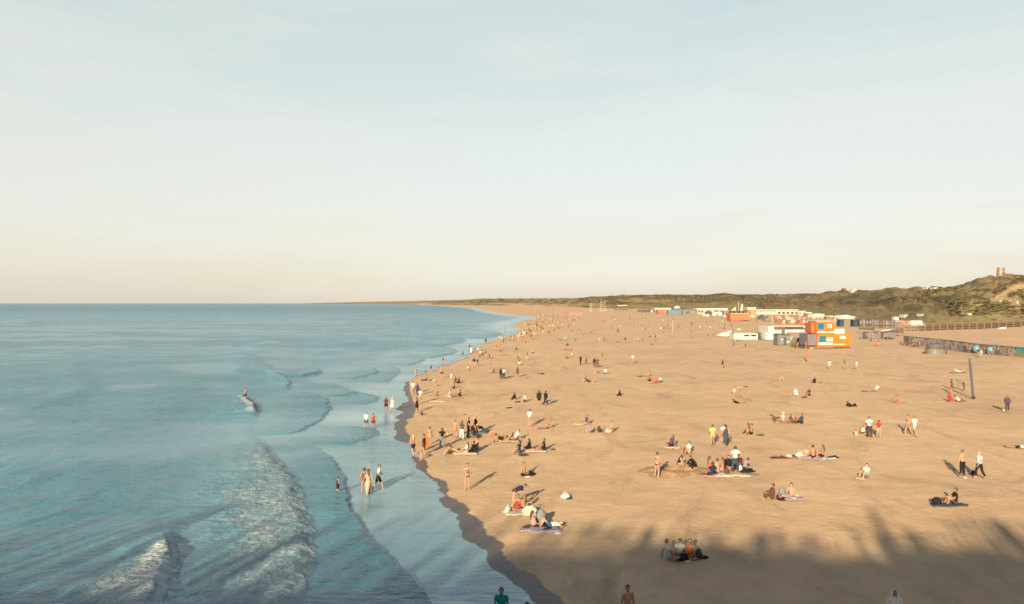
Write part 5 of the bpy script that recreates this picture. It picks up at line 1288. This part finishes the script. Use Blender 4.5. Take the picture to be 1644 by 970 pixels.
person(827, 642, 'kneel', 60, 'jumper:black', 'trousers:black', 'person wrapped in black kneeling alone', hairc=0, hk='long'); item('clothes_heap', 831.5, 646.5, 'darkgrey', 'dark grey heap beside the kneeling person in black', 10, 1.1)
person(843, 646, 'sit_knees', 110, 'tshirt:white', 'shorts:darkgrey', 'person in white with knees drawn up', hairc=1, skin=0); item('clothes_heap', 817.5, 656.5, 'black', 'flat black heap on open sand', 0, 1.2)
person(865.5, 651, 'stand', 5, 'jumper:black', 'skirt:black', 'person in black, left of a walking pair', hairc=0, hk='long'); person(876, 652, 'walk', -30, 'jumper:black', 'trousers:black', 'person in black, right of a walking pair', hairc=0, hk='bun')
person(804.5, 609, 'stand', 10, 'jumper:black', 'trousers:black', 'person in black standing beside one in white', hairc=0); person(809, 609, 'stand2', 30, 'tshirt:white', 'trousers:navy', 'person in white shirt and navy trousers standing beside one in black', hairc=1)
person(831, 606, 'stand', -20, 'tshirt:brown', 'shorts:brown', 'person in brown standing alone above the pair', hairc=0, skin=2)
person(787, 597, 'stand2', -60, 'tshirt:coral', 'shorts:grey', 'person in coral bending towards a seated one', hairc=1, skin=0, sc=.85); person(792.5, 599, 'sit_long', 100, 'tshirt:darkgrey', 'shorts:maroon', 'person in dark grey sitting beside one in coral', hairc=0)
person(872, 601.5, 'lie_front', 80, 'vest:black', 'shorts:black', 'sunbather in black lying flat left of the far seated pair', hairc=0)
# middle of the beach
person(941, 682, 'sit_side', 110, 'tshirt:purple', 'shorts:lilac', 'person in purple sitting with bent head', hairc=0, skin=1); person(948.5, 696, 'crouch', 60, 'tshirt:lilac', 'shorts:grey', 'person in lilac grey crouching low', hairc=2, skin=0, sc=.85); item('backpack', 962, 694, 'darkgrey', 'dark backpack lying right of the crouching one', 80, 1.1)
person(982, 694, 'sit_knees', 120, 'bikini:tan', 'briefs:tan', 'person in tan swimwear sitting by a pale bag', hairc=1, skin=0); item('beach_bag', 977, 695, 'cream', 'pale bag beside the sitter in tan', 0, .9); towel(929, 682, 'cream', 'narrow cream towel left of the sitter in purple', 0, .8, .5)
person(995.5, 637, 'kneel', 80, 'coat:black', 'trousers:black', 'person in black coat sitting alone in the middle beach', hairc=0, hk='long')
item('clothes_heap', 1008, 636, 'brown', 'small brown heap right of the sitter in black coat', 0, .7)
person(940, 614, 'sit_knees', 100, 'tshirt:maroon', 'shorts:grey', 'person in maroon sitting left of a dark lying one', hairc=1); person(947, 614, 'lie_prop', 80, 'tshirt:navy', 'shorts:navy', 'person in navy lying on the front', hairc=0)
person(961, 599, 'lie_back', 90, 'vest:black', 'shorts:black', 'sunbather in black lying beside one in white', hairc=0); person(971.5, 601, 'sit_side', 130, 'tshirt:white', 'shorts:darkgrey', 'person in white sitting beside the sunbather in black', hairc=0)
person(1043, 613, 'sit_knees', 95, 'vest:black', 'shorts:black', 'person in black sitting left of one in red', hairc=0); person(1052, 617, 'sit_back', 100, 'vest:red', 'shorts:red', 'person in red leaning back', hairc=1, skin=1); person(1060, 615, 'sit_knees', 120, 'tshirt:white', 'shorts:darkgrey', 'person in white sitting right of one in red', hairc=1)
person(1031, 606, 'lie_front', 90, 'vest:maroon', 'briefs:maroon', 'sunbather in maroon lying behind the trio with red', hairc=1); person(1041, 605, 'sit_back', 90, 'bikini:coral', 'briefs:coral', 'sunbather in coral behind the trio with red', hairc=2, skin=1); towel(1014, 607, 'cream', 'cream towel left of the sunbather in maroon', 0, .8, .8)
person(1078, 718, 'sit_side', 105, 'tshirt:purple', 'shorts:black', 'dark haired person in purple sitting on a pale towel', hairc=0, hk='long'); towel(1079, 719.5, 'white', 'pale towel under the sitter in purple', 3, .9, .8)
person(1106, 729, 'sit_knees', 110, 'tshirt:white', 'shorts:beige', 'person in white sitting behind a round dark bag', hairc=0, skin=1); item('backpack', 1100, 729, 'brown', 'round brown bag in front of the sitter in white', 40, 1.0)
person(1144, 715, 'walk', -10, 'tshirt:lime', 'shorts:beige', 'person in bright yellow green T-shirt walking away', hairc=1, skin=1)
person(1165.5, 717, 'walk', 5, 'vest:jeans', 'longdress:jeans', 'person in long slate blue dress walking', hairc=0, hk='long', skin=0); person(1162, 713, 'stand', -20, 'tshirt:white', 'trousers:tan', 'person in white half hidden by the slate blue dress', hairc=2, skin=0)
person(1055, 767, 'stand2', -60, 'bikini:black', 'briefs:black', 'person in black bikini standing beside the dug sand', hairc=1, hk='bun', skin=0)
person(1088.5, 751, 'crouch', -100, 'vest:black', 'briefs:black', 'dark haired digger in black on the left of the sand hole', hairc=0, hk='long', sc=.85); person(1096.5, 752, 'kneel', 90, None, 'shorts:tan', 'bare backed digger kneeling in the middle of the sand hole', hairc=0, skin=0); person(1115, 754, 'crouch', 100, 'jumper:black', 'trousers:black', 'digger in black jumper crouching on the right of the sand hole', hairc=1)
# big picnic
person(1139.5, 757, 'sit_knees', -60, 'vest:coral', 'shorts:red', 'person in coral at the left end of the big picnic', hairc=1, hk='long', skin=0, sc=1.1); person(1144, 763, 'sit_cross', 0, 'tshirt:navy', 'shorts:navy', 'person in navy sitting with back to us in the big picnic', hairc=0)
person(1152, 759, 'sit_cross', 20, None, 'shorts:tan', 'bare backed person in the big picnic, left one', hairc=1, skin=0, sc=1.08); person(1159.5, 758, 'sit_knees', 40, 'bikini:coral', 'briefs:coral', 'sun tanned person in coral bikini in the middle of the big picnic', hairc=1, hk='long', skin=1, sc=1.05)
person(1169.5, 753, 'sit_cross', 170, 'jumper:black', 'trousers:black', 'long haired person in black at the back of the big picnic', hairc=0, hk='long', sc=1.1); person(1180.5, 759, 'hips', 0, 'tshirt:white', 'trousers:jeans', 'man in white T-shirt and jeans standing at the big picnic', hairc=0, sc=1.05, skin=1)
person(1194.5, 754, 'sit_back', 40, 'tshirt:lilac', 'trousers:black', 'person in lilac and black at the right end of the big picnic', hairc=0); person(1187, 751, 'sit_knees', 180, 'tshirt:maroon', 'shorts:grey', 'person in maroon behind the right end of the big picnic', hairc=1)
item('beach_bag', 1188.5, 757, 'white', 'white bag behind the standing man at the big picnic', 70, 1.2); item('clothes_heap', 1198, 758, 'black', 'long black clothes heap at the right of the big picnic', 0, 1.5); item('clothes_heap', 1161, 762, 'lilac', 'lilac clothes heap in front of the big picnic', 30, 1.3); item('backpack', 1167, 763, 'brown', 'brown backpack in front of the big picnic', 50)
towel(1143, 765.5, 'coral', 'pink towel at the left front of the big picnic', 2, 1.2, .6); towel(1160, 765, 'yellow', 'cream coloured crumpled towel at the middle front of the big picnic', -2, .9, .8); towel(1180, 764, 'cream', 'cream towel at the right front of the big picnic', 2, 1.6, .8); towel(1208, 764, 'grey', 'grey towel lying right of the big picnic', 4, .8, .5); item('clothes_heap', 1131, 761, 'brown', 'brown sandals left of the big picnic', 0, .5)
# right half
person(1200, 698, 'sit_side', 60, 'bikini:orange', 'shorts:darkgrey', 'tanned person in orange top sitting with dark shorts', hairc=1, hk='long', skin=1); person(1206, 698, 'sit_knees', 80, None, 'shorts:black', 'bare chested person right of the orange top', hairc=0, skin=1); item('clothes_heap', 1220, 699, 'green', 'olive heap right of the orange clad sitter', -20, .9)
dog(1248, 679, 90, 'brown', 'dark brown dog standing on the sand beside a seated group')
person(1256.5, 679, 'sit_knees', 100, 'tshirt:white', 'shorts:tan', 'person with white sun hat sitting behind the dog', hk='hat', hatc='white', skin=1); person(1270, 680, 'sit_cross', 90, 'tshirt:darkgrey', 'shorts:grey', 'person in dark grey, first to the right of the hat wearer', hairc=0); person(1278.5, 681, 'sit_knees', 100, 'vest:brown', 'trousers:brown', 'person in brown, second to the right of the hat wearer', hairc=2); person(1287, 681, 'sit_knees', 90, 'jumper:jeans', 'trousers:navy', 'person in slate blue, third to the right of the hat wearer', hairc=0)
person(1395.5, 703, 'stand2', 175, 'tshirt:white', 'trousers:darkgrey', 'man in white T-shirt with teal print and dark trousers', hairc=0, skin=2, sc=1.03)
o = PEOPLE[-1][0]; q_ = pose('stand2'); i_ = int(np.argmax(q_.V[:, 1] * ((q_.V[:, 2] > 1.2) & (q_.V[:, 2] < 1.3) & (np.abs(q_.V[:, 0]) < .04)))); c_ = q_.V[i_]
Vp, Fp = capsule(c_ + np.array([0, .012, -.06]), c_ + np.array([0, .012, .04]), .055, .055, 10); Vp[:, 1] = c_[1] + .012 + (Vp[:, 1] - c_[1]) * .25
mobj('shirt_print', pmesh('shirt_print', Vp, Fp), fabric('teal'), o)
person(1410.5, 703, 'stand', -30, 'tshirt:red', 'shorts:beige', 'child in bright red T-shirt beside the man with teal print', hairc=1, skin=0, sc=.85); person(1384, 698, 'crouch', -120, 'tshirt:cream', 'trousers:cream', 'person in cream crouching left of the man with teal print', hairc=3, skin=0); person(1374, 700, 'sit_long', -90, 'tshirt:cream', 'shorts:beige', 'small child in red hat sitting left of the cream clad one', hk='hat', hatc='red', sc=.62, skin=0)
person(1458, 699, 'walk', 100, 'bikini:black', 'briefs:orange', 'person in black bikini top walking beside a man in white', hairc=1, hk='bun', skin=0); person(1468.5, 701, 'walk', 20, 'tshirt:white', 'shorts:lightgrey', 'man in white T-shirt and grey shorts walking', hairc=2, skin=1, sc=1.03)
towel(1253, 736, 'maroon', 'dark maroon mat at the left end of the tanned group', 1, 1.3, .4); person(1271, 735, 'lie_back', -90, 'vest:white', 'shorts:brown', 'sunbather in white and brown on the left of the tanned group', hairc=0); item('beach_bag', 1284, 735, 'white', 'white bag in the tanned group', 0, 1.1)
person(1294, 735, 'sit_cross', 150, 'bikini:cream', 'shorts:black', 'person in cream top in the tanned group', hairc=2, skin=0); person(1305.5, 735, 'sit_cross', 10, None, 'shorts:black', 'bare backed tanned person in the middle of the tanned group', hairc=0, skin=1, sc=1.05); person(1320, 735, 'sit_knees', 80, 'bikini:maroon', 'shorts:black', 'person with long dark hair at the right of the tanned group', hairc=0, hk='long', skin=1)
item('clothes_heap', 1337, 735.5, 'black', 'black heap at the right end of the tanned group', 0, 1.1); towel(1308, 738, 'lilac', 'lilac towel in front of the tanned group', 2, 1.6, .5); towel(1330, 737, 'white', 'pale towel under the black heap', 0, .9, .5)
person(1240, 802, 'sit_knees', 80, 'jumper:brown', 'trousers:brown', 'person in dark brown sitting on the left of a lone pair', hairc=0, skin=1); person(1271, 800, 'sit_cross', 130, 'tshirt:pink', 'trousers:lilac', 'person in pale pink sitting on the right of a lone pair', hairc=0, skin=0)
item('backpack', 1256, 797, 'grey', 'grey backpack between the lone pair', 10, 1.1); item('clothes_heap', 1256, 802.5, 'black', 'black shoes between the lone pair', 0, .9); towel(1275, 802.5, 'purple', 'lilac towel under the sitter in pale pink', 12, 1.0, .5); item('beach_bag', 1248, 801, 'maroon', 'maroon bag beside the sitter in dark brown', 60, .7); item('clothes_heap', 1279, 796, 'yellow', 'small yellow cloth behind the sitter in pale pink', 0, .5)
person(1391, 768, 'sit_knees', 110, 'tshirt:white', 'shorts:grey', 'person in white sitting alone above the shadow edge', hairc=1, skin=0); towel(1378, 769, 'beige', 'beige cloth left of the lone sitter in white', 0, .5, .6)
person(1545, 766, 'stand', 20, 'bikini:coral', 'trousers:black', 'person in coral top and black leggings standing with a long shadow', hairc=2, hk='bun', skin=0); person(1572.5, 768, 'walk', 95, 'tshirt:white', 'trousers:black', 'person in white shirt and black trousers walking', hairc=3, skin=0); item('beach_bag', 1562, 762.5, 'black', 'black bag on the sand between the two in black trousers', 30, .8); item('clothes_heap', 1549, 767.5, 'white', 'white shoes beside the black leggings', 0, .4)
item('ball', 1504, 812, 'black', 'round black bag at the left of the slate blue towel', 0, 1.25, 'bag', 'round_bag'); person(1533, 811, 'sit_knees', 80, 'tshirt:black', 'shorts:darkgrey', 'person in black T-shirt sitting on a slate blue towel', hairc=1, skin=1); towel(1524, 812.5, 'blue', 'slate blue towel under the sitter in black T-shirt', 1, 1.7, .7)
person(1617, 661, 'walk', 150, 'jumper:purple', 'trousers:darkgrey', 'man in dark clothes walking at the right edge', hairc=1, skin=1); item('ball', 1611, 661, 'cream', 'pale ball at the feet of the man in dark clothes', 0, .55)
person(1636, 720, 'lie_back', 70, 'vest:white', 'shorts:black', 'sunbather lying at the right edge', hairc=0); person(1527.5, 631, 'stand', 40, 'tshirt:maroon', 'shorts:maroon', 'person in maroon standing near the volleyball post', hairc=0); person(1546.5, 627, 'bend', 60, 'tshirt:grey', 'trousers:darkgrey', 'person in grey bending near the volleyball post', hairc=1)
person(1524, 645, 'sit_knees', -70, 'tshirt:red', 'shorts:red', 'person in red sitting left of the volleyball post', hairc=1, skin=1); person(1541, 645, 'recline', -95, 'tshirt:white', 'shorts:green', 'person in white and green reclining at the volleyball post', hairc=0, skin=1); towel(1508, 646, 'beige', 'pale towel left of the sitter in red', 0, .7, .6)
person(1539, 598, 'lie_prop', 70, 'tshirt:white', 'shorts:cream', 'sunbather in white on a dark mat beyond the post', hairc=3, skin=0); towel(1538, 599, 'green', 'dark green mat beyond the volleyball post', 0, 2.0, .8)
person(1442, 647, 'sit_cross', 120, 'vest:orange', 'shorts:orange', 'person in orange sitting on a long mat', hairc=1, skin=1); person(1437, 646.5, 'sit_knees', 100, None, 'shorts:coral', 'bare chested person left of the one in orange', hairc=1, skin=1); towel(1441, 648, 'tan', 'long tan mat under the one in orange', 0, 2.4, .5)
person(1406, 629, 'sit_back', 100, 'tshirt:white', 'shorts:coral', 'person in white leaning back near a dark towel', hairc=1, skin=1); towel(1388, 629, 'darkgrey', 'dark towel left of the leaning one in white', 0, .6, .5); person(1367, 654, 'recline', -80, 'jumper:black', 'trousers:black', 'person in black reclining alone with raised head', hairc=0)
person(1279.5, 638, 'crouch', 20, 'tshirt:white', 'shorts:white', 'person in white crouching alone', hairc=3, skin=0); item('clothes_heap', 1291, 639, 'black', 'black heap right of the white crouching one', 0, 1.1); person(1299, 636, 'sit_knees', 110, 'tshirt:maroon', 'shorts:darkgrey', 'person in maroon sitting right of the black heap', hairc=0, skin=2)
person(1308, 616, 'sit_cross', 110, 'jumper:black', 'trousers:black', 'person in black jumper sitting with a bag at the side', hairc=0); item('clothes_heap', 1317, 615.5, 'darkgrey', 'dark heap right of the black jumper', 0, 1.0); person(1257, 611, 'sit_knees', 90, 'bikini:tan', 'briefs:cream', 'slim person in cream swimwear sitting far out on the sand', hairc=2, skin=0)
person(1179, 633, 'sit_knees', 60, 'tshirt:white', 'shorts:coral', 'person in white at the back of a loose trio', hairc=1, skin=0); person(1186, 639, 'sit_side', 100, 'bikini:coral', 'shorts:grey', 'person in coral in the middle of a loose trio', hairc=1, skin=1); person(1185, 649, 'lie_prop', 80, 'tshirt:black', 'shorts:black', 'person in black lying at the front of a loose trio', hairc=0); person(1196, 623, 'lie_back', 90, 'vest:maroon', 'shorts:brown', 'sunbather in maroon lying behind a loose trio', hairc=0)
person(1331.5, 594, 'walk', -20, 'tshirt:white', 'shorts:beige', 'player in white, left of three near the orange station', hairc=0, skin=0); person(1356, 594, 'stand', 60, 'tshirt:brown', 'shorts:tan', 'player in brown, middle of three near the orange station', hairc=0); person(1375.5, 595, 'walk', 60, 'tshirt:white', 'shorts:lightgrey', 'player in white, right of three near the orange station', hairc=0, skin=0)
person(954.5, 590, 'stand', 0, 'jumper:black', 'trousers:darkgrey', 'person in black, left of the standing pair on the middle beach', hairc=0); person(959.5, 590, 'stand2', 10, 'tshirt:brown', 'trousers:brown', 'person in brown, right of the standing pair on the middle beach', hairc=2)
person(1016, 583, 'walk', 20, 'tshirt:white', 'shorts:beige', 'person in white walking alone on the middle beach', hairc=1, skin=0)
# dug sand ring of the hole
def sand_heap(px, py, label, r=1.5):
    nr, na = 7, 26; V, Fc = [], []
    for i in range(nr):
        t = i / (nr - 1); rr = r * (.25 + .75 * t)
        for j in range(na):
            a = j * 2 * math.pi / na; w = 1 + .18 * math.sin(3 * a + 1) + .1 * math.sin(7 * a)
            V.append((rr * w * math.cos(a) * 1.35, rr * w * math.sin(a) * .8, .20 * math.exp(-((t - .45) / .25) ** 2) * (1 + .3 * math.sin(2 * a)) - .05 * (t > .9)))
    for i in range(nr - 1):
        for j in range(na): k = (j + 1) % na; Fc.append([i * na + j, i * na + k, (i + 1) * na + k, (i + 1) * na + j])
    Fc.append(list(range(na))[::-1]); o = link('sand_heap', pmesh('sand_heap', V, Fc), None, MAT_HEAP); o.location = P(px, py); tag(o, label, 'sand heap')
MAT_HEAP = plain('damp_sand', (.25, .155, .082), .95, .2, 2.0, .8)
sand_heap(1086, 757, 'ring of freshly dug darker sand round the diggers', 1.9)

# ------------------------------------------------------------------ the far crowd
r_ = random.Random(21)
FAR = [(887, 517), (896, 517), (916, 522), (922, 515), (949, 518), (950, 513), (965, 527), (987, 516), (998, 516), (1024, 514.5), (1029, 514.5), (1036, 514.5), (1042, 514.5), (1034, 522), (1047, 529), (1029, 530), (1036, 529), (1016, 530), (992, 534), (987, 540), (938, 537), (929, 535), (950, 534), (907, 545), (899, 547), (925, 548), (963, 547), (970, 548), (998, 546), (1004, 551), (992, 550), (1020, 546), (1024, 546), (1032, 546), (1044, 542), (1052, 546), (1044, 554), (1061, 553), (1062, 534), (1070, 537), (1088, 522), (1102, 530), (1111, 523), (1065, 515), (1101, 511), (1076, 517), (906, 562), (911, 562), (915, 562), (909, 575), (918, 572), (932, 586), (941, 585), (967, 579), (1160, 592), (878, 535), (889, 534), (867, 533), (896, 528), (862, 520), (863, 542), (1137, 540), (1147, 538), (1187, 548), (1196, 557), (1213, 524), (1215, 518), (1222, 544), (1407, 556), (1410, 556), (1425, 546), (771, 575), (775.5, 577), (787, 575), (780, 574), (804, 571), (794, 562), (797, 563), (801, 564), (766, 564), (771, 564), (780, 552), (784, 550), (808, 550), (826, 549), (838, 551), (844, 551), (854, 567), (829, 562), (831, 578), (834, 586), (846, 578), (761, 589), (767, 588), (751, 593), (1270, 550), (1392, 545), (1398, 548), (1418, 549), (1575, 574), (1571, 572), (1463, 556), (1470, 557), (1476, 558), (1445, 552), (1452, 553)]
for k in range(62):                                            # the dense stretch along the far water line
    t = r_.random(); py = 512 + 36 * t ** .8 + r_.uniform(-1, 1); px = float(np.interp(py, [508, 512, 516, 526, 536, 545, 550], [860, 868, 840, 840, 842, 806, 792])) + abs(r_.gauss(0, 24)) + 3
    FAR.append((px, py))
for k in range(26): FAR.append((r_.uniform(870, 1130), r_.uniform(505, 535)))
TOPS = ['white', 'black', 'darkgrey', 'coral', 'white', 'navy', 'maroon', 'brown', 'orange', 'tan', 'cream', 'red', 'pink', 'jeans']
shade_word = {'white': 'white', 'black': 'black', 'darkgrey': 'dark grey', 'coral': 'coral', 'navy': 'navy', 'maroon': 'maroon', 'brown': 'brown', 'orange': 'orange', 'tan': 'tan', 'cream': 'cream', 'red': 'red', 'pink': 'pink', 'jeans': 'slate blue'}
for px, py in FAR[:300 - len(PEOPLE)]:
    c = r_.choice(TOPS); b = r_.choice(['black', 'navy', 'darkgrey', 'beige', 'grey', 'brown', 'coral'])
    stand = r_.random() < (.62 if px < 900 or px > 1380 else .38)
    ps = r_.choice(['stand', 'walk', 'stand2', 'hips'] if stand else ['sit_knees', 'sit_cross', 'lie_back', 'sit_back', 'lie_front', 'sit_long', 'kneel'])
    if P(px, py).x < float(shoreX(P(px, py).y)) + .5: continue
    zone = 'by the far water line' if px < 860 else ('on the far middle beach' if px < 1130 else ('near the white sheds and terrace' if px < 1340 else 'by the painted wall and cafe terrace'))
    person(px, py, ps, r_.uniform(0, 360), r_.choice(['tshirt:', 'vest:', 'jumper:']) + c, r_.choice(['shorts:', 'trousers:', 'briefs:']) + b,
           f'tiny {"standing" if stand else "resting"} person in {shade_word[c]} {zone}', hairc=r_.randrange(4), hk=r_.choice(['short', 'short', 'long', 'bun']), group='far crowd on the beach', sc=r_.uniform(.9, 1.08))

# farther still: the crowd at the bend of the shore reads as one mass
def far_mass():
    r = random.Random(8); parts = []; idx = []
    def put(V, Fc, m): parts.append((V, Fc)); idx.extend([m] * len(Fc))
    for k in range(210):
        py = r.uniform(500.5, 516); px = r.uniform(880, 1200) if k % 3 == 0 else float(np.interp(py, [500, 504, 508, 512, 516], [800, 826, 862, 880, 850])) + abs(r.gauss(0, 30)) + 4
        if k % 3 == 0: py = r.uniform(503, 533)
        if k % 3 == 1: py = r.uniform(514, 547); px = float(np.interp(py, [512, 516, 526, 536, 545, 550], [868, 838, 838, 838, 800, 788])) + abs(r.gauss(0, 26)) + 4
        g = np.array(P(px, py)); m = r.randrange(4)
        if r.random() < .6:
            for sx in (-.09, .09): put(*capsule(g + (sx, 0, .05), g + (sx, 0, .85), .06, .09, 6), 4)
            put(*capsule(g + (0, 0, .95), g + (0, 0, 1.35), .15, .18, 8), m); put(*capsule(g + (0, 0, 1.58), g + (0, 0, 1.66), .10, .09, 6), 5)
        else:
            put(*capsule(g + (0, 0, .15), g + (0, 0, .6), .17, .17, 8), m); put(*capsule(g + (0, 0, .8), g + (0, 0, .86), .10, .09, 6), 5); put(*capsule(g + (.1, -.1, .1), g + (.6, -.3, .12), .09, .06, 6), 4)
    me = pmesh('distant_crowd', *join_parts(parts))
    for m in (fabric('white'), fabric('black'), fabric('coral'), fabric('brown'), SKINS[1], HAIRM[1]): me.materials.append(m)
    me.polygons.foreach_set('material_index', idx)
    tag(link('distant_crowd', me), 'distant crowd of tiny bathers along the far shore and sand', 'crowd', kind='stuff')
far_mass()
